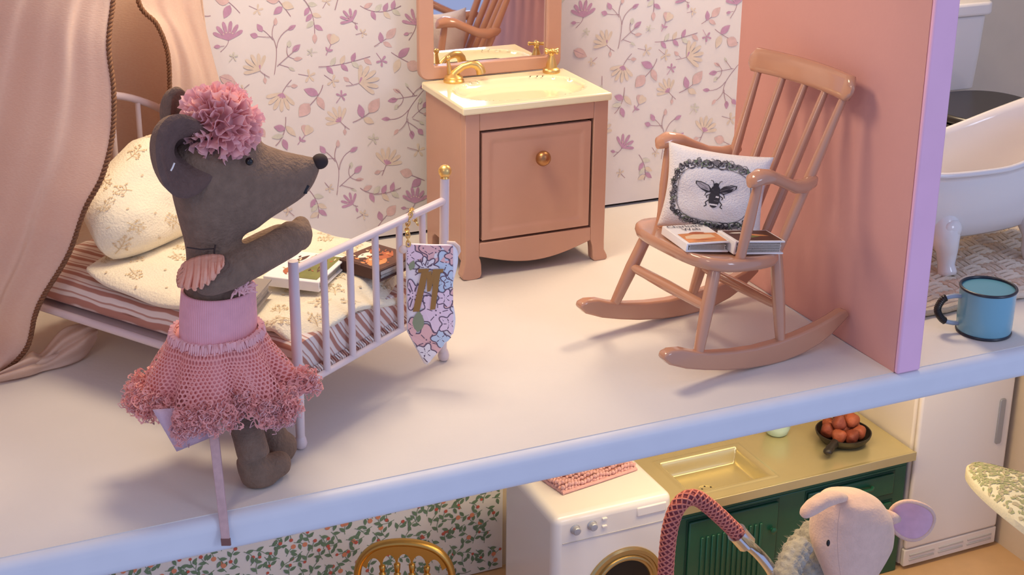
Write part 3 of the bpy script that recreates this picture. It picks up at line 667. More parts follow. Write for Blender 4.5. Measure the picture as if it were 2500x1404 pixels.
def wreath():
    a=[]; r_=random.Random(5); n=64
    for i in range(n):
        t=2*PI*i/n; c,s0=math.cos(t),math.sin(t); q=3.2; k=1/((abs(c)/.76)**q+(abs(s0)/.70)**q)**(1/q); x,y=k*c,k*s0
        big=1.25 if abs(s0)>.75 else .85
        a+=spiral(x+r_.uniform(-.03,.03),y+r_.uniform(-.03,.03),.075*big,t+r_.uniform(0,6),r_.choice((-1,1))*7.5,.022,r_.choice((0,0,1,3)))
        a+=spiral(x*1.06+r_.uniform(-.04,.04),y*1.06+r_.uniform(-.04,.04),.05*big,r_.uniform(0,6),r_.choice((-1,1))*7,.013,r_.choice((0,1,1)))
        a.append(leaf(x,y,t+r_.uniform(-1.2,1.2),.10,.05,r_.choice((0,1,1,3))))
        if i%3==0:
            for kk in range(5): a.append(petal(x*1.02,y*1.02,kk*1.257,.05,.035,r_.choice((0,1))))
            a.append(dot(x*1.02,y*1.02,.014,0,7))
    pts=[]
    for i in range(41):
        t=2*PI*i/40; c,s0=math.cos(t),math.sin(t); q=3.2; k=1/((abs(c)/.69)**q+(abs(s0)/.62)**q)**(1/q); pts.append((k*c,k*s0))
    return a+stroke(pts,.014,1)
def on_pil(f,off=.0025):
    def g(u,v,k):
        p=f(u,v,1); e=.02; n_=(f(u+e,v,1)-f(u-e,v,1)).cross(f(u,v+e,1)-f(u,v-e,1))
        return tuple(p+n_.normalized()*(off+.0004*k))
    return g
print_mb(bee()+wreath(),on_pil(pf)).build('bee_print',IK,cush.children[0],smooth=False,fixn=False,kind='stuff')

# ================================================================== bed (local x along the foot rail, y towards the headboard)
BA,BRZ=(1.635,5.987,0),R_(33.64)
bed=thing('doll_bed','pale pink enamel doll bed with barred foot rail and brass knobs under the canopy','bed',BA,BRZ)
bm_=Matrix.Translation(BA)@Matrix.Rotation(BRZ,4,'Z')
BW,BL_=1.15,1.92
def post(x,y,h,knob,dx=0):
    lean=lambda z:(x+dx*(z-.3),y,z)
    mb=MB(); mb.lathe([(.014,0),(.026,.010),(.031,.03),(.026,.052),(.021,.064)],(x,y,0),20); mb.tube([lean(.055),lean(.3),lean(.6),lean(h)],[.021,.0245,.0245,.0235],20)
    p=mb.build('post',M_bed,bed,ang=60)
    if knob:
        k=MB().lathe([(.02,-.012),(.024,-.004),(.02,.006)],lean(h+.006),20); c=lean(h+.038); k.ell(c,(.034,.034,.034),24,14)
        k.build('knob',M_gold,p)
post(0,0,.93,False,0); post(1.155,0,1.0,True,.03); post(0,BL_,1.10,False); post(1.155,BL_,1.10,False)
def bar(a,b,r,name='rail',n=14): return MB().tube([a,Vector(a).lerp(Vector(b),.5),b],r,n).build(name,M_bed,bed,ang=60)
bar((0,0,.885),(1.165,0,.885),.020); bar((0,0,.31),(1.155,0,.31),.0165)
for i in range(5): bar((.207+.193*i,0,.31),(.207+.193*i,0,.885),.0172,'spindle',12)
bar((0,0,.305),(0,BL_,.315),.021,'side_rail'); bar((1.155,0,.305),(1.155,BL_,.315),.021,'side_rail')
hp=[(1.155*t,BL_,.06+1.0+.20*max(0,math.sin(PI*t))**.9) for t in [i/20 for i in range(21)]]
MB().tube(hp,.021,14).build('head_arch',M_bed,bed,ang=60); bar((0,BL_,.31),(1.155,BL_,.31),.026)
for i in range(5):
    x=.207+.193*i*.98; bar((x,BL_,.31),(x,BL_,1.06+.20*math.sin(PI*x/1.155)**.9),.0155,'spindle',12)
MB().box((.03,.03,.30),(1.125,BL_-.03,.318)).build('bed_base',M_bed,bed,smooth=False)
def inbed(x,y,z): return bm_@Vector((x,y,z))
# mattress
mt=thing('striped_mattress','pink and cream striped mattress lying in the doll bed','mattress',BA,BRZ)
mt.location=inbed(0,0,.32); 
def matf(u,v):
    a=2*PI*u; q=5; c,s0=math.cos(a),math.sin(a); r=1/(abs(c)**q+abs(s0)**q)**(1/q)
    X=.575+.555*r*c; Z=.100+.100*r*s0; t=v; e=min(1,(min(t,1-t)/.05)) ; e=(1-(1-e)**2)**.5*.18+.82 if e<1 else 1
    Y=.035+1.82*t
    return (.575+(X-.575)*(e*.04+.96), Y+.006*wob(X*3,Z*5), .1+(Z-.1)*e+ (.012*wob(X*2,Y*2) if s0>0 else 0))
mm_=MB().grid(matf,60,40,closeu=True); mm_.f+=[tuple(range(60)),tuple(40*60+i for i in range(60))]; mm_.m+=[0,0]
mm_.build('ticking',M_stripe,mt,ang=70)
fr_=MB()
for i in range(70):
    x=.04+1.07*i/69; fr_.tube([(x,.03,.03),(x+.006,.012,.012),(x+random.uniform(-.01,.01),.012,-.018)],[.006,.006,.003],5)
fr_.build('fringe',M_stripe,mt,kind='stuff')
# blanket
bl=thing('quilted_blanket','cream cotton blanket with tan sprig print spread over the striped mattress','blanket',inbed(0,0,.52),BRZ)
def blf(u,v):        # u, v in 0..1
    a,b=2*u-1,2*v-1; k=.30
    x=a*math.sqrt(1-k*b**4*.5)*(1-.05*abs(b)**8); y=b*math.sqrt(1-k*a**4*.5)
    X=.60+.62*x; Y=.735+.735*y
    z=.040+.010*wob(X*2.3,Y*2.1,1)
    eX=max(0,-X-.0+.05); z-=eX*.5; z-=max(0,X-1.1)*.35
    foot=max(0,.16-Y); z-=foot*(.55+.35*math.cos(2.6*X*PI/1.2)); Y+=foot*.15
    if X<.05: X=.05-(.05-X)*.6
    z+=.012*math.sin(9*Y+2)*max(0,.25-X)*3
    return Vector((X,Y,z))
blm=MB().grid(lambda u,v:blf(u,v),44,50)
blo=blm.build('cover',M_cloth,bl,ang=180,solid=.032,sub=1)
def sprig_tan(x,y,a,k,r_):
    o=[]; ca,sa=math.cos(a),math.sin(a); T=lambda px,py:(x+k*(px*ca-py*sa),y+k*(px*sa+py*ca))
    o+=stroke([T(*p) for p in bez((0,-.9),(.1,-.2),(0,.5))],.05*k,0)
    for px,py,b in ((0,.0,2.3),(0,-.1,.7),(0,.35,1.9),(.05,.4,.9),(.03,-.35,2.6),(.05,-.3,.4)):
        L=.55; e=(px+L*math.cos(b),py+L*math.sin(b)); o+=stroke([T(px,py),T(*e)],.04*k,0)
        for j in range(5):
            q=(e[0]+r_.uniform(-.18,.18),e[1]+r_.uniform(-.18,.18)); c=T(*q); o.append(dot(c[0],c[1],.07*k,r_.choice((0,1)),6))
    return o
def tan_print(fn,aspect,n,k,seed,off):
    r_=random.Random(seed); mo=[]; pts=[]
    for _ in range(4000):
        p=(r_.uniform(-.93,.93),r_.uniform(-.93,.93))
        if all(math.hypot((p[0]-q[0])*aspect[0],(p[1]-q[1])*aspect[1])>k*2.1 for q in pts): pts.append(p)
        if len(pts)>=n: break
    for p in pts:
        m=sprig_tan(0,0,r_.uniform(-PI,PI),k,r_) if r_.random()<.72 else [dot(0,0,k*.14,1,7,.8)]
        mo+=[([(p[0]+u/aspect[0],p[1]+v/aspect[1]) for u,v in q],i) for q,i in m]
    mo=[m for m in mo if all(abs(u)<.96 and abs(v)<.96 for u,v in m[0])]
    def g(u,v,kk):
        p=fn(u,v); e=.01; n_=(fn(u+e,v)-fn(u-e,v)).cross(fn(u,v+e)-fn(u,v-e)).normalized()
        return tuple(p+n_*(off+.0003*kk))
    return print_mb(mo,g)
tan_print(lambda u,v:blf((u+1)/2,(v+1)/2),(.62,.735),90,.062,11,.0195).build('sprig_print',[M_tan,M_tan2],blo,smooth=False,fixn=False,kind='stuff')
# pillow leaning on the headboard
pl_o=Vector((.60,1.43,.84)); tlt=R_(60)
plw=thing('pillow','plump cream sprigged pillow leaning on the doll bed headboard','pillow'); 
plw.matrix_world=bm_@Matrix.Translation(pl_o)@Matrix.Rotation(R_(4),4,'Z')@Matrix.Rotation(tlt,4,'X'); plw.matrix_basis=plw.matrix_world.copy()
pf2=pillow_fn(1.08,.58,.32,.04,4,.30)
def pf2b(u,v,s): 
    p=pf2(u,v,s); p.z-= .05*max(0,-u-.35)**1.5; p.y-= .17*max(0,-u-.1)*max(0,v+.6)/1.6; p.z+=.02*math.sin(5*u+2*v); return p
plo=pillow(pf2b,'case',M_cloth,plw)
tan_print(lambda u,v:pf2b(u,v,1),(.51,.33),40,.062,21,.003).build('sprig_print',[M_tan,M_tan2],plo,smooth=False,fixn=False,kind='stuff')
# three books on the blanket, placed flat
def bed_book(c,rz,*a,**k):
    p=Vector((c[0],c[1],.592)); return book(a[0],a[1],p,rz,*a[2:],**k)
bed_book((1.875,6.625),R_(50),'picture_book','white book with a green cover picture, lying on the blanket behind the foot rail',.36,.29,.05,M_white,print_fn=cov_green,group='books on the bed')
bed_book((2.235,6.585),R_(29),'picture_book','rust brown picture book lying on the blanket, right of the green one',.27,.27,.06,mat('cover_dark',(84,52,42),.6),print_fn=cov_rust,group='books on the bed')
bed_book((1.485,6.405),R_(57),'notebook','small grey paged book on the blanket just beside the mouse\'s pink dress',.30,.22,.07,mat('cover_grey',(150,138,128),.7),group='books on the bed')

# ================================================================== pennant with letter on the foot rail
zt=.775; fTL=at(990,582,(bm_@Vector((.83,-.05,.78))).y); fTL.z=zt; fTR=fl(1114,594,zt)
fu=(fTR-fTL); FWd=fu.length; fu.normalize(); fn_=Vector((fu.y,-fu.x,0))
pen=thing('letter_pennant','pink floral paper pennant with a brown letter M hanging from the bed foot rail','pennant'); 
pen.matrix_world=Matrix(((fu.x,0,fn_.x,fTL.x),(fu.y,0,fn_.y,fTL.y),(0,1,0,zt),(0,0,0,1))); pen.matrix_basis=pen.matrix_world.copy()
FH=.47; tipx=.40*FWd
M_flag=mat('pennant_paper',(246,238,240),.7)
bend=lambda u,v,d=0:(u, v, .018*math.sin(u/FWd*2.4)+d-.02*v*v)
outl=[(0,-.0),(FWd,0),(FWd+.004,-.1),(FWd-.01,-.3),(FWd-.03,-FH-.0),(tipx+.06,-.64),(tipx-.02,-.66),(.02,-FH)]
fg=MB(); nx=14
def flagpt(i,j,d):
    u=i/nx; v=j/20; x=FWd*u+ (.012*math.sin(v*9)*u) - .02*v*u; lim=-(FH+ (.19*(1-abs(u-.40)/(.40 if u<.40 else .60)))); return bend(x,lim*v,d)
fg.grid(lambda u,v:flagpt(u*nx,v*20,0),nx,20); fgo=fg.build('paper',M_flag,pen,ang=180,solid=.006)
FM=[mat('print_rose',(244,194,190),.7),mat('print_lilac_pink',(247,220,232),.7),mat('print_sky',(204,220,236),.7),mat('print_green',(150,160,128),.7),mat('print_line',(112,92,110),.7),mat('letter_brown',(164,122,66),.8),M_flag]
def flower(x,y,r,m,n=5,a0=0,ln=True):
    r*=.80
    def ros(k): return [(x+k*r*(1+.26*math.cos(n*(t-a0)))*math.cos(t),y+k*r*(1+.26*math.cos(n*(t-a0)))*math.sin(t)) for t in [2*PI*i/(8*n) for i in range(8*n)]]
    o=[]
    p=ros(1.0)
    if ln: o+=stroke(p[:int(len(p)*.8)],.0055,4)
    o.insert(0,(p,m))
    for k in range(n):
        t=a0+PI/n+2*PI*k/n; o+=stroke([(x+.3*r*math.cos(t),y+.3*r*math.sin(t)),(x+.62*r*math.cos(t),y+.62*r*math.sin(t))],.004,4)
    o+= [dot(x+r*.16*math.cos(t),y+r*.16*math.sin(t),r*.05,4,6) for t in (0,2.1,4.2)]
    return o
fw=[]; W_=FWd
fw+=flower(.30*W_,-.02,.10,0)+flower(.62*W_,-.03,.09,0,5,.5)+flower(.06*W_,-.06,.07,1)+flower(.82*W_,-.10,.075,2,4,.4)+flower(.72*W_,-.20,.055,2,4)+flower(.9*W_,-.19,.055,2,5,.3)+flower(.97*W_,-.06,.05,0,5,.6)
fw+=flower(.15*W_,-.27,.085,1,7)+flower(.42*W_,-.12,.06,6,7)+flower(.93*W_,-.29,.06,0,5,.2)+flower(.62*W_,-.36,.11,1,5,.9)+flower(.42*W_,-.52,.10,0,5,.4)+flower(.68*W_,-.50,.05,2,4)+flower(.86*W_,-.42,.06,1,5)+flower(.38*W_,-.58,.055,6,5)+flower(.12*W_,-.44,.05,0,4)+flower(.78*W_,-.28,.05,1,5)
fw+=[leaf(.22*W_,-.47,1.5,.12,.06,3),leaf(.08*W_,-.14,1.2,.06,.03,3),leaf(.15*W_,-.43,.9,.07,.03,3)]
for t in range(10): fw+=stroke([(.36*W_+.02*math.cos(t*.63),-.13+.02*math.sin(t*.63)),(.36*W_+.055*math.cos(t*.63),-.13+.055*math.sin(t*.63))],.005,4)+stroke([(.15*W_+.02*math.cos(t*.63),-.27+.02*math.sin(t*.63)),(.15*W_+.07*math.cos(t*.63),-.27+.07*math.sin(t*.63))],.005,4)
def fin(p):
    x,y=p
    if x<.005 or x>W_-.012 or y>-.004: return False
    u=x/W_; return y>-(FH-.012+.19*(1-abs(u-.40)/(.40 if u<.40 else .60)))
def clampf(p): 
    x=min(max(p[0],.006),W_-.016); y=min(p[1],-.005); u=x/W_; return (x,max(y,-(FH-.01+.19*(1-abs(u-.40)/(.40 if u<.40 else .60)))))
fw=[([clampf(q) for q in p],m) for p,m in fw if any(fin(q) for q in p)]
def area_(p): return abs(sum(p[i][0]*p[(i+1)%len(p)][1]-p[(i+1)%len(p)][0]*p[i][1] for i in range(len(p))))
fw=[m for m in fw if area_(m[0])>1e-6]
def fl_at(u,v,k,off=.005): 
    x,y,z=bend(u,v); return (x,y,z+off+.0004*k)
pm=MB()
lv=0
for k,(p,m) in enumerate(fw):
    lv+= (m!=4 and len(p)>9)
    pm.add([fl_at(u,v,(lv*2+(m==4))*.22) for u,v in p],[tuple(range(len(p)))],m)
kq=W_/126
for q in ([(1026,662),(1043,660),(1020,770),(1003,772)],[(1018,662),(1018,652),(1046,650),(1043,661)],[(1040,661),(1052,655),(1047,712),(1040,714)],[(1040,714),(1048,712),(1066,652),(1055,652)],[(1059,653),(1075,652),(1060,762),(1047,764)],[(1058,661),(1058,651),(1082,650),(1080,660)]):
    pm.add([fl_at((u-987)*kq,-(v-586)*kq*.98,0,.0125) for u,v in q],[(0,1,2,3)],5)
pm.build('floral_print',FM,fgo,smooth=False,fixn=False,kind='stuff')
chn=MB(); railp=pen.matrix_world.inverted()@(bm_@Vector((.885,0,.885)))
path=[Vector((.015,-.01,.012)),Vector((.012,.05,.012)),railp+Vector((-.02,-.05,.04)),railp+Vector((0,.02,.042)),railp+Vector((.005,.040,.0)),railp+Vector((.0,.0,-.04)),railp+Vector((.03,-.06,-.04))]
def resample(pts,n):
    L=[0]
    for a,b in zip(pts,pts[1:]): L.append(L[-1]+(b-a).length)
    out=[]
    for i in range(n):
        s_=L[-1]*i/(n-1); k=max(j for j in range(len(L)) if L[j]<=s_+1e-9); k=min(k,len(pts)-2); out.append(pts[k].lerp(pts[k+1],(s_-L[k])/max(1e-9,L[k+1]-L[k])))
    return out
rs=resample(path,17)
for i,(a,b) in enumerate(zip(rs,rs[1:])):
    t=(b-a).normalized(); ref=Vector((0,0,1)) if i%2 else Vector((1,0,0)); s0=(ref-t*ref.dot(t)).normalized(); c=(a+b)/2
    chn.tube([c+t*math.cos(q)*.017+s0*math.sin(q)*.010 for q in [2*PI*j/10 for j in range(11)]],.0036,6,cap=False)
chn.build('chain',M_gold,pen)
M_thr=mat('peach_thread',(232,206,190),.9)
MB().ell((-.012,-.03,.01),(.022,.022,.016),10,8).build('cord_knot',M_thr,pen)
MB().tube([(FWd-.045,.008,.006),(FWd-.01,.004,.01),(FWd+.008,-.015,.008),(FWd+.012,-.04,.004),(FWd+.004,-.065,.004)],[.007,.011,.012,.011,.006],8).build('cord_knot',M_thr,pen)

# ================================================================== muslin canopy
can=thing('bed_canopy','sheer peach muslin canopy with brown stitched edges draped over the head of the bed','canopy',(.9,7.6,0))
def cr(P,t):        # Catmull-Rom through points
    n=len(P)-1; x=min(max(t,0),.99999)*n; i=int(x); f=x-i
    p0,p1,p2,p3=P[max(i-1,0)],P[i],P[i+1],P[min(i+2,n)]
    return .5*((2*p1)+(p2-p0)*f+(2*p0-5*p1+4*p2-p3)*f*f+(3*p1-p0-3*p2+p3)*f**3)
E1=[at(x,y,Y) for x,y,Y in ((300,-230,7.42),(285,-120,7.36),(274,0,7.30),(263,110,7.22),(275,220,7.15),(272,330,7.10),(247,430,7.06),(205,510,7.07),(165,620,7.12),(105,720,7.20),(83,770,7.25),(62,850,7.31))]+[fl(2,905,.02),fl(-70,935,.015)]
O1=[at(x,y,Y) for x,y,Y in ((280,-240,7.5),(60,-200,7.7),(-60,-100,7.8),(-120,0,7.85),(-170,130,7.9),(-210,260,7.92),(-250,400,7.95),(-280,540,7.95),(-310,680,7.95),(-330,800,7.95),(-340,880,7.95))]+[fl(-330,960,.02),fl(-340,975,.015)]
def smooth(t): return t*t*(3-2*t)
def drape(A,B,amp,freq,sag,seed,nrm):
    nrm=Vector(nrm).normalized()
    def f(u,v):     # u across from edge A to edge B, v down
        p=cr(A,v).lerp(cr(B,v),u)
        w_=math.sin(freq*u*2*PI+1.2*math.sin(2.3*v+seed)+seed)+.5*math.sin(freq*2.3*u*2*PI+2.1*v+2*seed)
        e=min(1,u*6)*min(1,(1-u)*6); return p+nrm*(amp*w_*e*(.35+.65*v)+sag*math.sin(PI*u))
    return f
f1=drape(E1,O1,.035,2.6,.10,.6,(.35,-1,.1))
MB().grid(f1,70,90).build('near_drape',M_muslin,can,world=True,ang=180,fixn=False,solid=.006)
E2=[at(x,y,Y) for x,y,Y in ((318,-180,7.75),(338,0,7.82),(384,60,7.84),(410,130,7.90),(415,225,7.98),(414,330,8.06),(412,450,8.14),(408,560,8.2))]
O2=[at(x,y,Y) for x,y,Y in ((470,-200,8.15),(488,0,8.22),(514,120,8.30),(545,240,8.36),(556,330,8.40),(565,430,8.42),(572,520,8.43),(578,600,8.43))]
f2=drape(E2,O2,.030,1.9,-.0,1.7,(.3,-1,.1))
MB().grid(f2,50,60).build('far_drape',M_muslin,can,world=True,ang=180,fixn=False,solid=.006)
E3=[at(x,y,8.36) for x,y in ((470,-200),(488,0),(500,120),(510,240),(520,400),(530,600),(540,760))]
O3=[at(x,y,Y) for x,y,Y in ((60,-200,7.75),(-60,0,7.9),(-120,120,7.98),(-160,260,8.0),(-200,420,8.0),(-240,640,8.0),(-260,800,8.0))]
def f3(u,v):
    p=cr(E3,v).lerp(cr(O3,v),u); b=math.sin(PI*u)**.6; p.y=min(8.46,p.y+.42*b); p+=Vector((.02,-.04,0))*math.sin(13*u+1.2*v+.8)*(.4+v); p.y=min(8.47,p.y); return p
MB().grid(f3,60,40).build('back_drape',M_muslin,can,world=True,ang=180,fixn=False,solid=.006)
# hem gathered on the floor under the bed rail
Hm=[fl(-70,945,.012),fl(60,920,.012),fl(110,905,.012),fl(160,893,.012),fl(200,876,.012),fl(222,852,.03),fl(236,826,.08)]
Tm=[at(40,905,7.42),at(74,860,7.40),at(100,862,7.42),at(150,806,7.42),at(190,792,7.43),at(215,790,7.44),at(237,800,7.45)]
def f4(u,v):
    a=cr(Hm,u); b=cr(Tm,u); p=b.lerp(a,v); k=math.sin(PI*v); p+=Vector((.0,-.05,.035))*k*(1+.6*math.sin(9*u+1)); p+=Vector((0,-.02,.012))*math.sin(16*v+5*u)*k; return p
MB().grid(f4,44,24).build('hem_fold',M_muslin,can,world=True,ang=180,fixn=False,solid=.006)
def f5(u,v):
    a=cr([fl(40,925,.012),fl(85,908,.012),fl(130,893,.012),fl(175,872,.02),fl(215,845,.03)],u); b=cr([at(70,890,7.36),at(100,872,7.37),at(140,862,7.37),at(180,850,7.38),at(214,838,7.38)],u); p=b.lerp(a,v); return p+Vector((0,-.03,.03))*math.sin(PI*v)
MB().grid(f5,30,12).build('hem_fold',M_muslin,can,world=True,ang=180,fixn=False,solid=.006)
def cord(P,off,name='stitched_edge',turns=62,r=.0078,n=430,v1=1):
    mb=MB(); ps=[cr(P,v1*i/(n-1))+Vector(off) for i in range(n)]
    L=[0]
    for a,b in zip(ps,ps[1:]): L.append(L[-1]+(b-a).length)
    for ph in (0,PI):
        q=[]
        for i,p in enumerate(ps):
            t=(ps[min(i+1,n-1)]-ps[max(i-1,0)]).normalized(); a=(Vector((0,-1,.2))-t*Vector((0,-1,.2)).dot(t)).normalized(); b=t.cross(a); th=ph+2*PI*L[i]/.042
            q.append(p+(a*math.cos(th)+b*math.sin(th))*.0068)
        mb.tube(q,r,6)
    return mb.build(name,M_cord,can,world=True,ang=80)
cord(E1,(.004,-.006,0)); cord(E2,(-.003,-.006,0),v1=.9)

# ================================================================== ballerina mouse
MY=5.85
mouse=thing('ballerina_mouse','taupe felt toy mouse in a pink tulle ballet dress leaning on the bed foot rail','toy mouse',(1.36,5.80,0))
def sec(x0,y0,x1,y1,Y,depth): # a cross-section whose silhouette runs between two picture points on the plane y = Y, with a given half depth
    a=at(x0,y0,Y); b=at(x1,y1,Y); c=(a+b)/2; va=(b-a)/2; vd=Vector(ray((x0+x1)/2,(y0+y1)/2)); vd.z=0; return (c,va,vd.normalized()*depth)
bd=MB()
# trunk, neck and crown
bd.loft([sec(470,905,600,895,MY,.10),sec(455,880,618,868,MY,.135),sec(446,830,621,820,MY,.15),sec(446,760,619,748,MY,.145),sec(449,705,617,692,MY,.135),sec(452,660,604,648,MY,.115),sec(453,628,590,614,MY,.105),sec(450,595,590,580,MY,.115),sec(436,545,606,535,MY,.135),sec(424,500,622,500,MY,.15),sec(413,450,636,456,MY,.165),sec(408,405,640,412,MY,.165),sec(416,360,640,370,MY,.155),sec(440,322,636,332,MY,.13),sec(478,300,615,306,MY,.09),sec(510,294,585,298,MY,.03)],24)
# snout
bd.loft([sec(470,340,540,560,MY,.10),sec(545,315,590,570,MY,.155),sec(606,334,624,560,MY+.0,.158),sec(646,354,655,534,MY+.01,.14),sec(690,369,694,510,MY+.02,.115),sec(728,377,731,488,MY+.03,.088),sec(757,381,757,466,MY+.035,.062),sec(776,383,772,440,MY+.04,.038),sec(787,388,783,412,MY+.042,.016)],24)
body=fuse(bd,.016,'body',M_felt,it=10)
# arms: near one rests its paw on the bed post, the far one is just behind it
ab=MB()
def chain(mb,pts,n=16):
    P_=[at(x,y,Y) for x,y,Y,r in pts]; R2=[r for *_,r in pts]; return mb.tube(P_,R2,n)
chain(ab,[(476,690,5.70,.05),(505,686,5.69,.07),(560,664,5.70,.078),(620,634,5.76,.076),(672,606,5.84,.074),(702,588,5.89,.076),(722,570,5.93,.074),(733,556,5.95,.060),(731,540,5.96,.042),(724,530,5.96,.022)])
ab.ell(at(735,574,5.94),(.055,.05,.075),14,10)
arm1=fuse(ab,.012,'arm',M_felt,it=8)
ab=MB(); chain(ab,[(560,640,6.02,.06),(600,618,6.04,.062),(650,592,6.06,.06),(690,574,6.09,.058),(706,566,6.10,.04)]); arm2=fuse(ab,.012,'arm',M_felt,it=6)
lb=MB()
chain(lb,[(560,900,5.83,.09),(585,990,5.78,.076),(606,1060,5.735,.072),(622,1120,5.70,.074)])
fa=fl(650,1185,0)
lb.loft([((1.345,5.76,.13),(.072,0,0),(0,.07,0)),((1.36,5.745,.07),(.078,0,0),(0,.072,0)),((1.375,5.74,.03),(.085,0,0),(0,.074,0)),((1.38,5.74,.002),(.075,0,0),(0,.062,0))],20)
lb.tube([(1.335,5.745,.065),(1.40,5.755,.063),(1.46,5.77,.062),(1.50,5.785,.060),(1.525,5.79,.055)],[.06,.061,.062,.058,.03],16)
leg1=fuse(lb,.012,'leg',M_felt,it=8)
lb=MB(); chain(lb,[(610,900,5.97,.085),(635,970,5.96,.072),(655,1030,5.95,.066),(668,1062,5.94,.064)])
lb.tube([(1.50,5.915,.07),(1.54,5.925,.066),(1.575,5.935,.062),(1.592,5.94,.058)],[.055,.062,.058,.03],16)
lb.loft([((1.49,5.915,.13),(.065,0,0),(0,.065,0)),((1.50,5.915,.05),(.075,0,0),(0,.07,0)),((1.51,5.915,.003),(.07,0,0),(0,.062,0))],20)
leg2=fuse(lb,.012,'leg',M_felt,it=8)
# one continuous figure: body, arms and legs melt together
allb=MB()
for me in (body,arm1,arm2,leg1,leg2):
    allb.add([v.co for v in me.vertices],[tuple(p.vertices) for p in me.polygons])
bodyo=link(fuse(allb,.0125,'body',M_felt,it=4),'body',mouse,world=True,ang=180)
for me in (body,arm1,arm2,leg1,leg2): bpy.data.meshes.remove(me)
# seams on neck
sm=MB(); sm.tube([at(x,y,5.71) for x,y in ((526,598),(523,612),(524,628))],.004,6); sm.tube([at(x,y,5.715) for x,y in ((456,604),(490,609),(526,607))],.003,6); sm.build('neck_seam',mat('dark_thread',(62,48,44),.9),mouse,world=True)
# ears: thick cupped felt lobes
def ear(name,c,R2,right,up,front,fold,mats,th=.05,w=1.0,pit=0):
    c=Vector(c); right=Vector(right).normalized(); up=Vector(up).normalized(); front=Vector(front).normalized(); mb=MB()
    def f(sd):
        def g(u,v):
            a=2*PI*u; r=v; x=r*math.cos(a)*w; y=r*math.sin(a)*1.08; cup=-.40*R2*(1-r*r)-pit*R2*math.exp(-((x-.42)**2+(y+.02)**2)/.10)+fold*R2*max(0,x)**2*1.0+fold*.7*R2*max(0,-x-.2)**2
            edge=(1-r**5)**.5 if r<1 else 0
            return c+right*x*R2+up*y*R2+front*(cup+sd*th*.5*edge)
        return g
    mb.grid(f(1),36,12,m=1,closeu=True); mb.grid(f(-1),36,12,closeu=True)
    return mb.build(name,mats,mouse,world=True,ang=120)
ec=at(443,385,5.70)
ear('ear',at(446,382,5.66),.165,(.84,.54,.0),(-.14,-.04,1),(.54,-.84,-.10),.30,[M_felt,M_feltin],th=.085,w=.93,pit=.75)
ear('ear',at(437,284,5.98),.118,(.9,.3,0),(-.05,0,1),(.5,-.8,.1),.5,[M_felt,M_felt],th=.08,w=.50)
MB().tube([at(x,y,5.575) for x,y in ((426,398),(421,410),(417,417))],.0035,6).build('white_stitch',M_white,mouse,world=True)
MB().ell(at(609,394,5.695),(.017,.017,.017),14,10).build('eye',M_bead,mouse,world=True)
nz=MB().ell(at(781,394,MY+.03),(.036,.034,.034),16,12); nz.build('nose',mat('dark_brown_felt',(48,34,32),.8),mouse,world=True,ang=120)
MB().tube([at(x,y,MY-.02) for x,y in ((752,452),(746,462),(745,472))],.009,8).build('mouth',M_bead,mouse,world=True)
# knitted bodice
def bodf(u,v):
    S_=[(444,842,624,832,.158),(444,800,622,790,.158),(444,765,621,753,.155),(446,735,619,722,.150),(448,708,618,694,.145)]
    i=min(int(v*4),3); t=v*4-i; q=[a+(b-a)*t for a,b in zip(S_[i],S_[i+1])]
    c,va,vb_=sec(*q[:4],MY,q[4]); a=2*PI*u; return c+va*1.035*math.cos(a)+vb_*1.05*math.sin(a)
MB().grid(bodf,72,24,uv=lambda u,v:(u,v)).build('bodice',M_knit,mouse,world=True,ang=180,fixn=False,solid=.012)
tr=MB(); r_=random.Random(4)
for k in range(26):
    c=at(572+k*1.6,706-k*.55,5.70)+Vector((0,0,r_.uniform(-.012,.012))); c.y-=.012; tr.tube([c,c+Vector((r_.uniform(-.015,.015),-.012,r_.uniform(-.02,.02))),c+Vector((r_.uniform(-.03,.03),-.008,r_.uniform(-.03,.03)))],[.008,.006,.003],5)
tr.build('neck_ruffle',M_tulle,mouse,world=True)
# coral shoulder ruffles
def cap(pts0,pts1,bulge,n=14):
    def f(u,v):
        a=cr([at(*p) for p in pts0],u); b=cr([at(*p) for p in pts1],u); p=a.lerp(b,v+.06*math.sin(u*47)*v); k=math.sin(PI*min(1,v*1.05))
        return p+Vector((-.15,-.9,.25))*(bulge*k)+Vector((-.2,-.6,.3))*(.016*math.sin(u*6*2*PI+2*v)+.008*math.sin(u*13*2*PI+5*v))*(.25+.75*v)
    return f
sl=MB().grid(cap([(452,640,5.78),(480,628,5.73),(515,622,5.70),(545,624,5.68)],[(440,700,5.70),(480,706,5.62),(518,684,5.59),(545,650,5.59)],.05),90,14)
sl.build('sleeve_ruffle',M_coral,mouse,world=True,ang=180,fixn=False,solid=.008)
sl=MB().grid(cap([(449,640,5.80),(452,660,5.78),(456,690,5.76)],[(436,660,5.84),(432,684,5.82),(436,702,5.80)],.02),20,10)
sl.build('sleeve_ruffle',M_coral,mouse,world=True,ang=180,fixn=False,solid=.008)
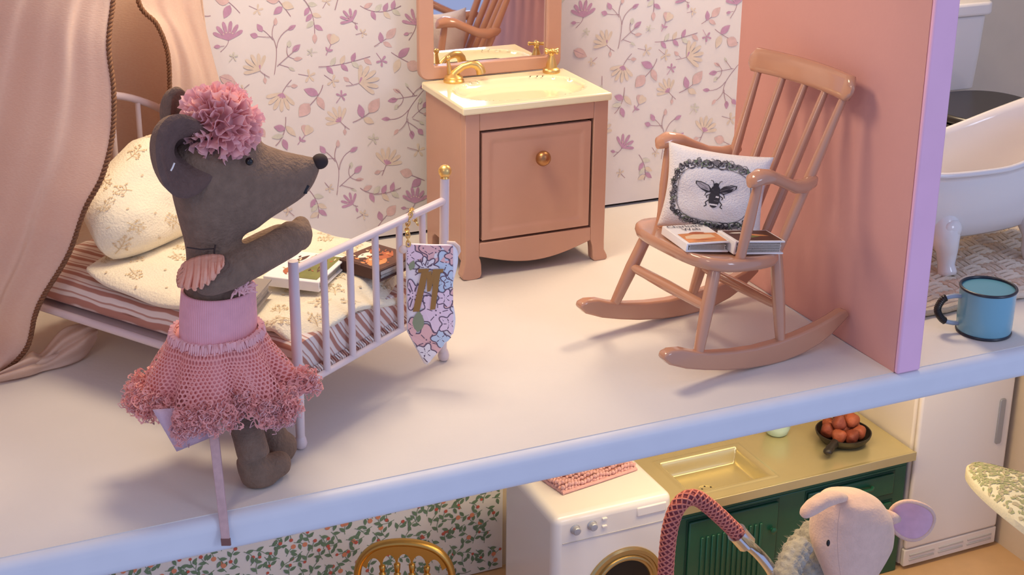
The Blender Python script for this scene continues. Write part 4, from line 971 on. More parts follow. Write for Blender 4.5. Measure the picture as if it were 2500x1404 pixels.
# pompom: gathered tulle, many crimped petals
pc=at(536,302,5.80); pm=MB(); r_=random.Random(9)
pm.ell(pc,(.10,.10,.10),16,12)
for k in range(210):
    z=1-2*(k+.5)/210; ph=k*2.39996; rr=math.sqrt(1-z*z); d=Vector((rr*math.cos(ph),rr*math.sin(ph),z)); d=(d+Vector((r_.uniform(-.15,.15),r_.uniform(-.15,.15),r_.uniform(-.15,.15)))).normalized()
    s0=d.orthogonal().normalized(); s0=Matrix.Rotation(r_.uniform(0,6.28),3,d)@s0; t0=d.cross(s0); L=r_.uniform(.150,.185); W=r_.uniform(.035,.055); ph2=r_.uniform(0,6)
    def pf_(u,v,d=d,s0=s0,t0=t0,L=L,W=W,ph2=ph2):
        q=.06+(L-.06)*v; w=W*(.25+.75*v)*(2*u-1); return pc+d*(q-.25*w*w/W+(.006*math.sin(u*40+ph2) if v>.9 else 0))+s0*w*1.0+t0*(.016*math.sin(u*9.5+ph2)*v)
    pm.grid(pf_,10,3)
pm.build('pompom',M_tulle,mouse,world=True,ang=180,fixn=False,kind='stuff')
# tulle skirt
wc=at(533,832,MY); wc=Vector((wc.x,wc.y,.685))
def skirt(lyr):
    layer=(0,.9,0)[lyr]
    def f(u,v):
        a=2*PI*u; c,s0=math.cos(a),math.sin(a)
        rw=(.160,.155,.148)[lyr]; rh=(.335,.32,.29)[lyr]
        t=v; r=rw+(rh-rw)*(t**.75); z=.025-.325*t**1.2+.02*math.sin(PI*min(1,t*4))
        if t>.82: q=(t-.82)/.18; r+=.035*math.sin(q*PI*.9)-.02*q; z-=.015*q
        n1=math.sin(7*a+layer*1.3+.8*math.sin(2*a))*.045*t+math.sin(13*a+2*layer)*.026*t*t+.016*math.sin(29*a+layer)*t**4
        z+= .035*math.sin(5*a+1.1+layer)*t*t + .02*math.sin(11*a+layer)*t**3
        r+=n1
        if t>.72: z+=.012*math.sin(47*a+9*t)*(t-.72)/.28; r+=.014*math.sin(53*a+23*t)*(t-.72)/.28
        d=Vector((.86,-.50,0)); e=Vector((.50,.86,0))
        ex=1.06 if c<0 else 1.0
        p=wc+d*c*r*ex+e*s0*r*(1.0-.32*t); p.z=wc.z+z+.025*c*(t) 
        return p
    return f
sk=MB()
for L_ in (0,1): sk.grid(skirt(L_),220,44,uv=lambda u,v:(u*2.1,v*.42))
sk.build('tulle_skirt',M_net,mouse,world=True,ang=180,fixn=False)
MB().grid(lambda u,v:skirt(2)(u,v*.88),160,30).build('skirt_lining',mat('skirt_lining_pink',(246,174,170),.9,trans=.2,sheen=.2),mouse,world=True,ang=180,fixn=False,solid=.004)
# fluffy hem: loops of net crumpled along the rim
fz=MB(); r_=random.Random(12); s0f=skirt(0)
for k in range(620):
    u=r_.random(); v=r_.uniform(.76,1.0); c=s0f(u,v); o=(c-wc); o.z=0; o.normalize(); R3=r_.uniform(.016,.034); q=[]
    A=Vector((r_.uniform(-1,1),r_.uniform(-1,1),r_.uniform(-1,1))).normalized(); B=A.orthogonal().normalized(); D=A.cross(B); c=c+o*r_.uniform(-.005,.035)+Vector((0,0,r_.uniform(-.02,.03)))
    def lf(uu,vv,c=c,A=A,B=B,D=D,R3=R3): 
        a=2*PI*uu; return c+(B*math.cos(a)+D*math.sin(a))*R3*(1+.3*math.sin(3*a))*(1 if vv<.5 else .55)+A*(R3*.9*(vv-.5))*math.cos(a*2)
    fz.grid(lf,12,2,uv=lambda u,v:(u*.12,v*.05))
for k in range(1500):
    u=r_.random(); v=r_.uniform(.72,1.0)**.8; c=s0f(u,v); o=(c-wc); o.z=0; o.normalize(); d=(o*.8+Vector((r_.uniform(-1,1),r_.uniform(-1,1),r_.uniform(-1,1)))).normalized(); L=r_.uniform(.02,.05); e=d.orthogonal().normalized()*L*.5*r_.choice((-1,1)); c=c+o*r_.uniform(-.02,.02)
    fz.tube([c,c+d*L*.5+e*.6,c+d*L+e*.2,c+d*L*.7-e*.5],.0026,3,m=1,cap=False)
fz.build('hem_frill',[M_net,M_tulle],mouse,world=True,ang=180,fixn=False,kind='stuff')
wf=MB()
for k in range(130):
    a=2*PI*k/130; c=skirt(0)(k/130,.04); o=(c-wc); o.z=0; o.normalize(); wf.tube([c+Vector((0,0,.01)),c+o*.018+Vector((0,0,r_.uniform(-.01,.02))),c+o*.028+Vector((0,0,r_.uniform(-.03,-.01)))],[.010,.008,.003],5)
wf.build('waist_gather',M_tulle,mouse,world=True,kind='stuff')
# sewn fabric label under the skirt
TL_,TR_,BL2,BR2=at(372,1000,5.73),at(520,990,5.73),at(431,1102,5.71),at(524,1064,5.71)
MB().grid(lambda u,v:(TL_.lerp(TR_,u)).lerp(BL2.lerp(BR2,u),v)+Vector((0,-.012*math.sin(PI*v),0)),8,6).build('fabric_label',mat('mauve_ribbon',(206,172,180),.85,bump=.2,bscale=80),mouse,world=True,ang=180,fixn=False,solid=.006,label='mauve fabric label hanging below the tulle skirt')
# ---- the thin wooden rod that props her, standing past the floor edge
rA,rB=at(517,1014,5.70),at(552,1326,5.482)
dr=(rB-rA).normalized(); rr=thing('wooden_stick','thin flat mauve wooden stick in front of the mouse, its end past the floor edge','stick',rA)
sx_=Vector((1,-.42,0)).normalized(); 
mbs=MB(); w0,w1=.026,.0215
for p,wd in ((rA,w0),(rB,w1)):
    for a,b in ((-1,-1),(1,-1),(1,1),(-1,1)): mbs.v.append(tuple(p+sx_*wd*a*.8+sx_.cross(dr).normalized()*.011*b))
mbs.f+=[(0,1,2,3),(7,6,5,4)]+[(i,(i+1)%4,4+(i+1)%4,4+i) for i in range(4)]; mbs.m+=[0]*6
mbs.build('rod',mat('mauve_stained_wood',(196,160,156),.6,var=.1,vscale=30),rr,world=True,bevel=.003)
q=MB(); e=rB-dr*.002
q.prism([(-.021,-.012),(.021,-.012),(.021,.012),(-.021,.012)],.03,lambda u,v,d:e+sx_*u*.9+sx_.cross(dr).normalized()*v-dr*(d-.012)); q.build('tip',mat('dark_cut_end',(120,80,72),.7),rr,world=True,label='darker cut end of the stick')

# ================================================================== bathroom behind the pink wall
# clawfoot tub, its long side to the camera; slipper end on the right
tub=thing('bathtub','white clawfoot slipper bathtub standing on the woven rug behind the pink wall','bathtub',(6.15,6.85,0))
TX,TY,LX,LY=6.12,6.80,.78,.36
def tubrim(a):
    c,s0=math.cos(a),math.sin(a); n=2.4; k=1/((abs(c))**n+(abs(s0))**n)**(1/n); x=LX*c*k; y=LY*s0*k
    z=.690+ (.28*max(0,(c+.05))**1.6) + .05*max(0,-c-.5)
    return Vector((TX+x+.06*max(0,c)**2,TY+y,z))
prof=[(.30,.0),(.62,.015),(.80,.10),(.90,.30),(.965,.62),(1.0,.90),(1.012,.96),(1.05,.965),(1.085,.985),(1.085,1.02),(1.05,1.045),(.99,1.03),(.955,.95),(.93,.62),(.86,.32),(.76,.15),(.55,.09),(.30,.085)]
tb=MB(); n=72
for r,h in prof:
    for i in range(n):
        q=tubrim(2*PI*i/n); tb.v.append((TX+(q.x-TX)*r,TY+(q.y-TY)*r,.225+(q.z-.225)*h))
for k in range(len(prof)-1):
    for i in range(n): tb.f.append((k*n+i,k*n+(i+1)%n,(k+1)*n+(i+1)%n,(k+1)*n+i)); tb.m.append(0)
tb.f+=[tuple(range(n)),tuple((len(prof)-1)*n+i for i in range(n))]; tb.m+=[0,0]
tb.build('tub_shell',M_porc,tub,world=True,ang=75)
for fx,fy,dx in ((5.79,6.50,-1),(6.45,6.50,1),(5.79,7.08,-1),(6.45,7.08,1)):
    fm2=MB(); dy=-1 if fy<6.8 else 1
    fm2.tube([(fx+.0,fy+.08*-dy,.38),(fx+dx*.012,fy+.03*-dy,.30),(fx+dx*.004,fy,.20),(fx-dx*.006,fy-.004*dy,.11),(fx,fy+.02*dy,.065),(fx,fy+.03*dy,.045)],[.10,.10,.066,.052,.058,.05],18)
    fm2.ell((fx,fy+dy*.02,.335),(.07,.04,.065),18,12)
    fm2.build('claw_foot',M_porc,tub,world=True,ang=90)
# toilet
toi=thing('toilet','white toilet with tall cistern and black lid behind the bathtub','toilet',(7.0,7.9,0))
def rbox(mb,x0,y0,z0,x1,y1,z1,r,tap=0,n=6):
    cx_,cy_=(x0+x1)/2,(y0+y1)/2; pts=arc((x1-r,y1-r),r,0,90,n)+arc((x0+r,y1-r),r,90,180,n)+arc((x0+r,y0+r),r,180,270,n)+arc((x1-r,y0+r),r,270,360,n); k=len(pts)
    secs=[(z0,1-tap),((z0+z1)/2,1-tap*.4),(z1,1)]
    o=len(mb.v)
    for z,s0 in secs: mb.v+= [(cx_+(x-cx_)*s0,cy_+(y-cy_)*(s0 if tap<.3 else 1),z) for x,y in pts]
    for j in range(len(secs)-1):
        for i in range(k): mb.f.append((o+j*k+i,o+j*k+(i+1)%k,o+(j+1)*k+(i+1)%k,o+(j+1)*k+i)); mb.m.append(0)
    mb.f+=[tuple(o+i for i in range(k)),tuple(o+(len(secs)-1)*k+i for i in range(k))]; mb.m+=[0,0]; return mb
ty=7.98
rbox(MB(),6.58,ty,.70,7.25,ty+.36,1.235,.07,.10).build('cistern',M_porc,toi,world=True,bevel=.015,ang=50)
rbox(MB(),6.55,ty-.03,1.242,7.28,ty+.39,1.335,.08).build('cistern_lid',M_porc,toi,world=True,bevel=.02,seg=3,ang=50)
bw=MB(); 
for z,k in ((0,.55),(.06,.53),(.2,.5),(.40,.72),(.53,.95),(.60,1.0)):
    for i in range(40):
        a=2*PI*i/40; bw.v.append((6.93+.36*k*math.cos(a),7.60+.40*k*math.sin(a)+(.12 if math.sin(a)>0 else 0),z))
for j in range(5):
    for i in range(40): bw.f.append((j*40+i,j*40+(i+1)%40,(j+1)*40+(i+1)%40,(j+1)*40+i)); bw.m.append(0)
bw.f+=[tuple(range(40)),tuple(5*40+i for i in range(40))]; bw.m+=[0,0]
bw.build('bowl',M_porc,toi,world=True,ang=60)
def oval(z0,z1,k,name,m,bev):
    mb=MB(); pts=[(6.93+.41*k*(abs(math.cos(a))**.8)*(1 if math.cos(a)>0 else -1),7.58+.40*k*(abs(math.sin(a))**.8)*(1 if math.sin(a)>0 else -1)) for a in [2*PI*i/48 for i in range(48)]]
    mb.prism(pts,z1-z0,lambda u,v,d:(u,v,z0+d)); return mb.build(name,m,toi,world=True,bevel=bev,ang=50)
oval(.605,.65,.99,'seat',M_black,.012); oval(.657,.715,1.0,'lid',M_black,.018)
MB().ell((6.75,7.93,.69),(.03,.05,.02),12,8).build('hinge',M_black,toi,world=True)
MB().ell((7.05,7.93,.69),(.03,.05,.02),12,8).build('hinge',M_black,toi,world=True)
MB().lathe([(.05,0),(.05,.02),(.04,.028),(0,.03)],(6.92,8.15,1.335),20).build('flush_button',mat('chrome',(220,222,226),.12,1),toi,world=True)
# basket-weave rug of thick cotton cord
M_rug=mat('cream_cord',(226,208,186),.95,var=.08,vscale=8,bump=.5,bscale=50)
rug=thing('woven_rug','cream chunky basket weave rug under the clawfoot bathtub','rug',(6.1,6.7,0)); rug_mb=MB()
MB().box((5.10,6.10,.001),(7.2,7.13,.012)).build('backing',mat('rug_backing',(150,126,104),.95),rug,world=True,smooth=False)
rr_=random.Random(2); cs=.135
for ix in range(15):
    for iy in range(7):
        x0,y0=5.14+ix*cs,6.15+iy*cs; hor=(ix+iy)%2==0
        for k in range(3):
            o=cs*(k+.5)/3
            if hor: pts=[(x0-.03,y0+o,.012),(x0+.012,y0+o+.004,.030),(x0+cs/2,y0+o,.042+rr_.uniform(-.004,.004)),(x0+cs-.012,y0+o-.004,.030),(x0+cs+.03,y0+o,.012)]
            else: pts=[(x0+o,y0-.03,.012),(x0+o+.004,y0+.012,.030),(x0+o,y0+cs/2,.042+rr_.uniform(-.004,.004)),(x0+o-.004,y0+cs-.012,.030),(x0+o,y0+cs+.03,.012)]
            rug_mb.tube(pts,.021,7)
rug_mb.build('woven_cords',M_rug,rug,world=True,kind='stuff')
bdm=MB()
for k,(yy,zz) in enumerate(((6.105,.028),(6.145,.036))):
    pts=[(5.10+2.1*i/40,yy+.006*math.sin(i*1.7+k),zz+.004*math.sin(i*2.3)) for i in range(41)]; MB().tube(pts,.024,8).build('border_cord',M_rug,rug,world=True)
# enamel mug
M_mug=mat('sky_blue_enamel',(116,170,188),.25,coat=.3); M_mugi=mat('teal_enamel_inside',(92,150,168),.3); M_rim=mat('dark_enamel_rim',(34,40,54),.35)
mc=(5.50,5.815,0); mug=thing('enamel_mug','sky blue enamel mug with dark rim and black wrapped handle at the floor edge','mug',mc)
mr=.152
MB().lathe([(.0,.004),(mr*.80,.004),(mr*.90,.001),(mr*.96,.008),(mr*.985,.03),(mr,.10),(mr,.262),(mr*.965,.262),(mr*.96,.10),(mr*.94,.035),(mr*.85,.02),(0,.018)],(0,0,0),48,m=0).build('cup',[M_mug],mug,ang=50)
MB().lathe([(0,.0195),(mr*.84,.0215),(mr*.935,.036),(mr*.955,.10),(mr*.96,.257)],(0,0,0),48).build('lining',M_mugi,mug,fixn=False)
ri=MB(); n=48
ri.tube([(mr*.985*math.cos(2*PI*i/n),mr*.985*math.sin(2*PI*i/n),.264) for i in range(n+1)],.0085,8,cap=False); ri.build('rim',M_rim,mug)
ri=MB(); ri.tube([(mr*.95*math.cos(2*PI*i/n),mr*.95*math.sin(2*PI*i/n),.010) for i in range(n+1)],.009,8,cap=False); ri.build('base_ring',M_rim,mug)
ha=R_(160); hd=Vector((math.cos(ha),math.sin(ha),0)); H0=[hd*(mr*.97)+Vector((0,0,.214)),hd*(mr+.045)+Vector((0,0,.214)),hd*(mr+.095)+Vector((0,0,.198)),hd*(mr+.122)+Vector((0,0,.150)),hd*(mr+.115)+Vector((0,0,.11)),hd*(mr+.08)+Vector((0,0,.07)),hd*(mr+.035)+Vector((0,0,.055)),hd*(mr*.97)+Vector((0,0,.052))]
hc=[cr(H0,i/40) for i in range(41)]
ho=MB().tube(hc,.0135,10).build('handle',mat('grey_enamel',(150,164,182),.3),mug)
MB().tube([cr(H0,.24+.5*i/40) for i in range(41)],[.019+.0025*(i%2) for i in range(41)],12).build('handle_wrap',M_black,ho)

# ================================================================== kitchen below
KY,KZ=7.30,-1.675
M_green=mat('bottle_green_paint',(28,88,66),.35,var=.04,coat=.15); M_greend=mat('bottle_green_shade',(22,66,50),.4)  # second green is the first darkened, for shade painted round the panels
M_metal=mat('brushed_steel',(212,198,150),.27,.55,var=.03,vscale=3); M_chrome=mat('chrome',(220,222,226),.12,1)
# green cabinet: drawers and doors under the worktop
cab=thing('kitchen_cabinet','bottle green kitchen cabinet with recessed drawer and ribbed doors below the metal worktop','cabinet',(5.42,7.65,ZK))
cx0,cx1=4.41,6.385
MB().box((cx0,KY+.03,ZK),(cx1,8.05,KZ-.125)).box((cx0,KY+.03,KZ-.126),(cx1,KY+.07,KZ-.060)).build('carcass',M_green,cab,world=True,bevel=.008)
def panel(x0,x1,z0,z1,name,ribs=0):
    mb=MB(); y=KY+.03; d=.022
    mb.box((x0,y-d,z0),(x1,y-.001,z1)); o=mb.build(name,M_green,cab,world=True,bevel=.008)
    MB().box((x0-.014,y-.004,z0-.014),(x1+.014,y+.002,z1+.014)).build('painted_gap_shadow',M_greend,o,world=True,smooth=False)  # darker plate paints the shade around the panel edge
    return o
dwp=[]
for x0,x1 in ((5.56,6.29),(4.60,5.30)):
    pass
d1=panel(5.54,6.27,-1.99,-1.83,'drawer'); MB().tube([(5.74,KY-.006,-1.89),(5.76,KY-.025,-1.895),(6.05,KY-.025,-1.895),(6.07,KY-.006,-1.89)],.014,10).build('pull',M_green,d1,world=True)
for x0,x1,z1 in ((4.60,5.30,-1.835),(5.54,5.90,-2.06),(5.93,6.27,-2.06)):
    dr_=panel(x0,x1,ZK+.12,z1,'door')
    nrib=int((x1-x0-.16)/.042)
    for i in range(nrib):
        x=x0+.09+i*.042; MB().box((x,KY-.004,ZK+.2),(x+.024,KY+.012,z1-.13)).build('rib',M_green,dr_,world=True,bevel=.005,seg=1)
    kx=x1-.045
    MB().lathe([(.012,0),(.012,.012),(.022,.02),(.024,.03),(.014,.036),(0,.037)],(kx,KY+.008,z1-.20),16,axis=(0,-1,0)).build('knob',M_green,dr_,world=True)
# worktop with a pressed sink
top=thing('metal_worktop','brushed metal kitchen worktop with pressed square sink under the bedroom floor','worktop',(5.42,7.6,KZ))
sx0,sx1,sy0,sy1=4.66,5.29,7.40,7.85
def wt(u,v):
    x=4.402+(6.405-4.402)*u; y=7.265+(8.05-7.265)*v
    dx=max(sx0-x,x-sx1,0); dy=max(sy0-y,y-sy1,0); ins=min(x-sx0,sx1-x,y-sy0,sy1-y); z=KZ
    z+= .010*math.exp(-((ins+.018)/.014)**2)
    if ins>0: z-=.105*smooth(min(1,ins/.05))
    ed=y-7.265
    if ed<.035: z+=.008*smooth(1-ed/.035)
    return (x,y,z)
wm=MB().grid(wt,240,110); n_=241; m_=111
ring=[(i,0) for i in range(n_)]+[(n_-1,j) for j in range(1,m_)]+[(i,m_-1) for i in range(n_-2,-1,-1)]+[(0,j) for j in range(m_-2,0,-1)]
base=len(wm.v); ix=[j*n_+i for i,j in ring]
for k in ix: x,y,z=wm.v[k]; wm.v.append((x,y,KZ-.058))
L_=len(ix); wm.f+=[(ix[i],ix[(i+1)%L_],base+(i+1)%L_,base+i) for i in range(L_)]; wm.m+=[0]*L_
to=wm.build('sheet',M_metal,top,world=True,ang=50,fixn=True,bevel=.022,seg=4)
dn=MB().lathe([(.058,0),(.06,.006),(.052,.010),(.0,.008)],(4.88,7.56,KZ-.105),28); dn.build('drain',M_metal,top,world=True)
for k in range(5):
    a=2*PI*k/5+.3; MB().lathe([(.0075,0),(.0075,.0015),(0,.0016)],(4.88+.036*math.cos(a),7.56+.036*math.sin(a),KZ-.0965),8).build('drain_hole_shade',M_dark,top,world=True,smooth=False)  # raised dark discs, shade of the holes put in as colour
# frying pan with meatballs
pan=thing('frying_pan','small black frying pan with a stub handle on the metal worktop','pan',(6.03,7.62,KZ+.010)); M_iron=mat('cast_iron',(38,32,28),.45)
MB().lathe([(0,0),(.135,0),(.165,.012),(.192,.05),(.198,.072),(.190,.074),(.182,.054),(.158,.024),(.13,.016),(0,.016)],(0,0,0),40).build('pan_body',M_iron,pan,ang=50)
hdv=Vector((-.82,-.57,0)).normalized(); 
MB().tube([hdv*.18+Vector((0,0,.05)),hdv*.23+Vector((0,0,.055)),hdv*.29+Vector((0,0,.052)),hdv*.325+Vector((0,0,.05))],[.034,.026,.032,.022],12).ell(hdv*.315+Vector((0,0,.05)),(.034,.034,.026),14,8).build('handle',M_iron,pan)
M_meat=[mat('meatball_brown',(158,80,50),.6,var=.2,vscale=14,bump=.4,bscale=25),mat('meatball_dark',(132,62,42),.6,var=.2,vscale=14,bump=.4,bscale=25)]
lay=[(-.075,-.06,.055),(.0,-.095,.055),(.09,-.05,.055),(-.10,.045,.055),(.005,.02,.055),(.105,.055,.055),(-.03,.115,.055),(-.05,-.01,.135),(.05,-.015,.14),(.02,.075,.135)]
MBL=['brown meatball by the handle at the front left of the frying pan','dark brown meatball at the very front of the frying pan','brown meatball at the front right rim of the frying pan','dark meatball at the left back rim of the frying pan','brown meatball at the bottom centre of the frying pan heap','dark meatball at the right back rim of the frying pan','brown meatball at the farthest back of the frying pan','dark meatball on top of the heap, left of the other two','brown meatball on top of the heap, front right of the three','dark meatball on top of the heap, rearmost of the three']
for k,(x,y,z) in enumerate(lay):
    rr_=random.Random(k); a=rr_.uniform(0,6); mb=MB().ell((0,0,0),(.060,.052,.050),18,12); mb.v=[tuple(Vector(p)*(1+.10*math.sin(60*p[0]+k)+.08*math.sin(75*p[1]+2*k)+.06*math.sin(90*p[2]+3*k))) for p in mb.v]
    o=mb.build('meatball',M_meat[k%2],None,ang=180); o.location=(6.03+x,7.62+y,KZ+.012+z+.012); o.rotation_euler=(a,a*.7,a*1.3)
    tag(o,MBL[k],'meatball','meatballs in the frying pan')
cup=thing('mint_cup','pale mint cup half hidden by the floor edge on the metal worktop','cup',(5.66,7.90,KZ+.002))
MB().lathe([(0,0),(.062,0),(.078,.012),(.094,.06),(.100,.15),(.094,.15),(.088,.06),(.07,.02),(0,.016)],(0,0,0),36).build('cup_body',mat('mint_glaze',(190,220,212),.25),cup,ang=50)
# fridge
M_fr=mat('white_fridge_enamel',(234,226,218),.3); M_frg=mat('fridge_trim_grey',(190,186,184),.4)
fx0,fx1,fy0=6.425,7.285,7.30
fri=thing('fridge','tall cream white fridge with slim grey handle beside the green cabinet','fridge',((fx0+fx1)/2,7.6,ZK))
MB().box((fx0,fy0+.05,ZK+.02),(fx1,8.1,-.55)).build('body',M_fr,fri,world=True,bevel=.02)
fd=MB().box((fx0+.006,fy0-.0,-2.49),(fx1-.012,fy0+.045,-.56)).build('door',M_fr,fri,world=True,bevel=.022,seg=3)
hb=MB(); hx=7.168; 
hb.prism([(hx-.026,-1.76),(hx-.018,-1.775),(hx+.018,-1.775),(hx+.026,-1.76),(hx+.026,-1.43),(hx+.018,-1.415),(hx-.018,-1.415),(hx-.026,-1.43)],.022,lambda u,v,d:(u,fy0-.014+d,v)); hb.build('handle',mat('grey_handle',(164,166,172),.35,.3),fd,world=True,bevel=.004)
gr=MB().box((fx0+.004,fy0+.004,ZK+.03),(fx1-.01,fy0+.045,-2.495)).build('plinth',M_fr,fri,world=True,bevel=.008)
for k in range(3):
    for z in (-2.545,-2.583):
        a=fx0+.05+k*.265; MB().box((a,fy0-.004,z-.007),(a+.225,fy0+.012,z+.007)).build('vent_slot',M_frg,gr,world=True,bevel=.002,seg=1)
for x in (fx0+.06,fx1-.06): MB().lathe([(.025,0),(.025,.025),(.018,.03)],(x,fy0+.12,ZK),12).build('foot',M_frg,fri,world=True)
# washing machine
wx0,wx1,wy0,wz=3.548,4.395,7.20,-1.50; M_wm=mat('white_washer_enamel',(236,230,222),.22,coat=.2)
was=thing('washing_machine','white front loading washing machine with brass porthole left of the metal worktop','washing machine',((wx0+wx1)/2,7.6,ZK))
wbm=MB().box((wx0,wy0,ZK+.01),(wx1,7.97,wz)); wb_=wbm.build('body',M_wm,was,world=True,bevel=.055,seg=5)
MB().box((wx0+.06,wy0-.0035,-1.690),(wx1-.012,wy0+.01,-1.684)).build('panel_line',M_frg,was,world=True,smooth=False)
for x,z in ((3.694,-1.600),(3.812,-1.598)): MB().lathe([(.034,0),(.034,.006),(.028,.01),(.027,.034),(.022,.04),(0,.041)],(x,wy0+.002,z),20,axis=(0,-1,0)).build('dial',mat('grey_dial',(176,178,186),.35,.4),was,world=True)
for z in (-1.571,-1.625): MB().box((3.882,wy0-.012,z-.008),(3.916,wy0+.01,z+.008)).build('button',M_wm,was,world=True,bevel=.004)
MB().box((4.13,wy0-.008,-1.615),(4.345,wy0+.01,-1.55)).build('soap_drawer',M_wm,was,world=True,bevel=.008)
pc_=(4.055,wy0,-2.105)
MB().lathe([(.285,0),(.285,.012),(.272,.022),(.252,.022),(.246,.012),(.232,.012),(.226,.026),(.214,.028),(.206,.016),(.194,.016),(.188,.0),(.186,-.02)],pc_,56,axis=(0,-1,0)).build('porthole_ring',mat('brass_ring',(196,168,112),.25,.9),was,world=True,ang=30,fixn=False)
MB().lathe([(.19,.002),(.12,.006),(.0,.010)],pc_,40,axis=(0,-1,0)).build('porthole_glass',mat('dark_glass',(26,18,14),.08),was,world=True)
# crocheted cloth folded on the washer: rows of knitted bumps
tow=thing('crochet_cloth','folded pink crocheted cloth on top of the white washing machine','cloth',(4.0,7.6,wz)); M_cro=mat('pink_cotton_yarn',(216,168,162),.95,var=.08,vscale=30,bump=.3,bscale=60)
ta,tb_,tc_=Vector((3.725,7.46,wz)),Vector((4.315,7.555,wz)),Vector((-.075,.36,0)); tm=MB(); 
for lyr in range(2):
    for j in range(13):
        for i in range(24):
            p=ta.lerp(tb_,(i+.5)/24)+tc_*((j+.5)/13)+Vector((0,(-.012 if j==0 else 0),.018+.030*lyr+.010*math.sin(i*.7+j))); tm.ell(p,(.016,.010,.016),7,5,rot=Matrix.Rotation(.7 if (i+j)%2 else -.4,3,'Z'))
tm.build('stitches',M_cro,tow,world=True,kind='stuff')
def tbase(u,v): return ta.lerp(tb_,u)+tc_*v+Vector((0,0,.012+.003*math.sin(20*u)))
MB().grid(tbase,20,12).build('fold',M_cro,tow,world=True,ang=180,solid=.018)
MB().tube([ta+Vector((0,-.008,.014)),ta.lerp(tb_,.5)+Vector((0,-.012,.016)),tb_+Vector((0,-.008,.014))],.011,8).build('edging',M_cro,tow,world=True)
# gold ballroom chair, seen from behind
gc=thing('gilt_chair','gilt ballroom chair with rounded spindle back against the berry wallpaper','chair',(2.80,7.86,ZK),R_(-26))
GH=.54
def gp(x,z): return (x,0,z)
outer=[(-.305,.40),(-.31,.52),(-.30,.62),(-.265,.70),(-.20,.765),(-.11,.80),(0,.812),(.11,.80),(.20,.765),(.265,.70),(.30,.62),(.31,.52),(.305,.40)]
ob=MB().tube([cr([Vector((x,0,z)) for x,z in outer],i/50) for i in range(51)],.034,12,flat=.72); 
ob.build('back_bow',M_goldm,gc,ang=60)
# crest plate with scalloped arches between the spindles
up=[cr([Vector((x,0,z)) for x,z in outer],.20+.60*i/30) for i in range(31)]
low=[]; xs=[.245,.145,.048,-.048,-.145,-.245]
for a,b in zip(xs,xs[1:]):
    m=(a+b)/2; hz=.745-.95*m*m
    for i in range(9):
        t=i/8; x=a+(b-a)*t; low.append((x, hz-.085+.075*math.sin(PI*t)**.6 if 0<t<1 else hz-.09))
cp=MB().prism([(p.x,p.z) for p in up]+low,.036,lambda u,v,d:(u,-.018+d,v)); cp.build('crest',M_goldm,gc,bevel=.008)
for x in (-.145,-.048,.048,.145):
    zt=.66-.95*x*x
    MB().lathe([(.016,.40),(.018,.42),(.014,.44),(.022,.47),(.026,.50),(.014,.53),(.024,.545),(.014,.56),(.024,.575),(.013,.59),(.018,.60),(.022,zt-.01),(.014,zt)],(x,0,0),14).build('spindle',M_goldm,gc,ang=60)
MB().tube([(-.305,0,.41),(.305,0,.41)],.022,10).build('lower_rail',M_goldm,gc)
sm_=MB(); sm_.prism([(-.27,.02),(.27,.02),(.30,-.42),(.27,-.5),(-.27,-.5),(-.30,-.42)],.05,lambda u,v,d:(u,v,.355+d)); sm_.build('seat',M_goldm,gc,bevel=.015)
for x,y in ((-.275,.0),(.275,.0),(-.26,-.45),(.26,-.45)): MB().tube([(x*1.06,y*1.02-.005,0),(x*1.03,y,.15),(x,y,.38)],[.018,.026,.024],12).build('leg',M_goldm,gc)
# vacuum hose rising out of the frame, with its chrome wand
VYk=6.45
hp_=[at(x,y,VYk) for x,y in ((1628,1560),(1622,1480),(1625,1404),(1629,1340),(1637,1285),(1652,1242),(1675,1218),(1700,1216),(1725,1232),(1755,1258),(1782,1284),(1802,1304))]
vac=thing('vacuum_hose','braided raspberry vacuum hose arching up to a chrome wand before the washing machine','vacuum hose',at(1640,1560,VYk))
hs_=[cr(hp_,i/160) for i in range(161)]; hr=.044
MB().tube(hs_,hr*.93,16).build('hose',mat('raspberry_sleeve',(126,50,58),.7),vac,world=True)
br=MB(); L=[0]
for a,b in zip(hs_,hs_[1:]): L.append(L[-1]+(b-a).length)
for k in range(12):
    sg=1 if k%2 else -1; q=[]
    for i,p in enumerate(hs_):
        t=(hs_[min(i+1,160)]-hs_[max(i-1,0)]).normalized(); a=(Vector((0,-1,0))-t*Vector((0,-1,0)).dot(t)).normalized(); b=t.cross(a); th=k//2*PI/3+sg*2*PI*L[i]/.21
        q.append(p+(a*math.cos(th)+b*math.sin(th))*hr*(1.0 if sg>0 else .985))
    br.tube(q,.0056,5)
br.build('braid',mat('salmon_thread',(204,122,106),.8),vac,world=True,kind='stuff')
e0=hp_[-1]; wd=(at(1830,1335,VYk)-e0).normalized()
MB().tube([e0-wd*.02,e0-wd*.018,e0+wd*.095,e0+wd*.10],[.03,.062,.062,.05],24).build('coupling',M_chrome,vac,world=True,ang=40)
wp=[e0+wd*.09]+[at(x,y,VYk) for x,y in ((1846,1346),(1872,1376),(1888,1402),(1902,1440),(1912,1520))]
MB().tube([cr(wp,i/40) for i in range(41)],.036,18).build('wand',M_chrome,vac,world=True,ang=60)
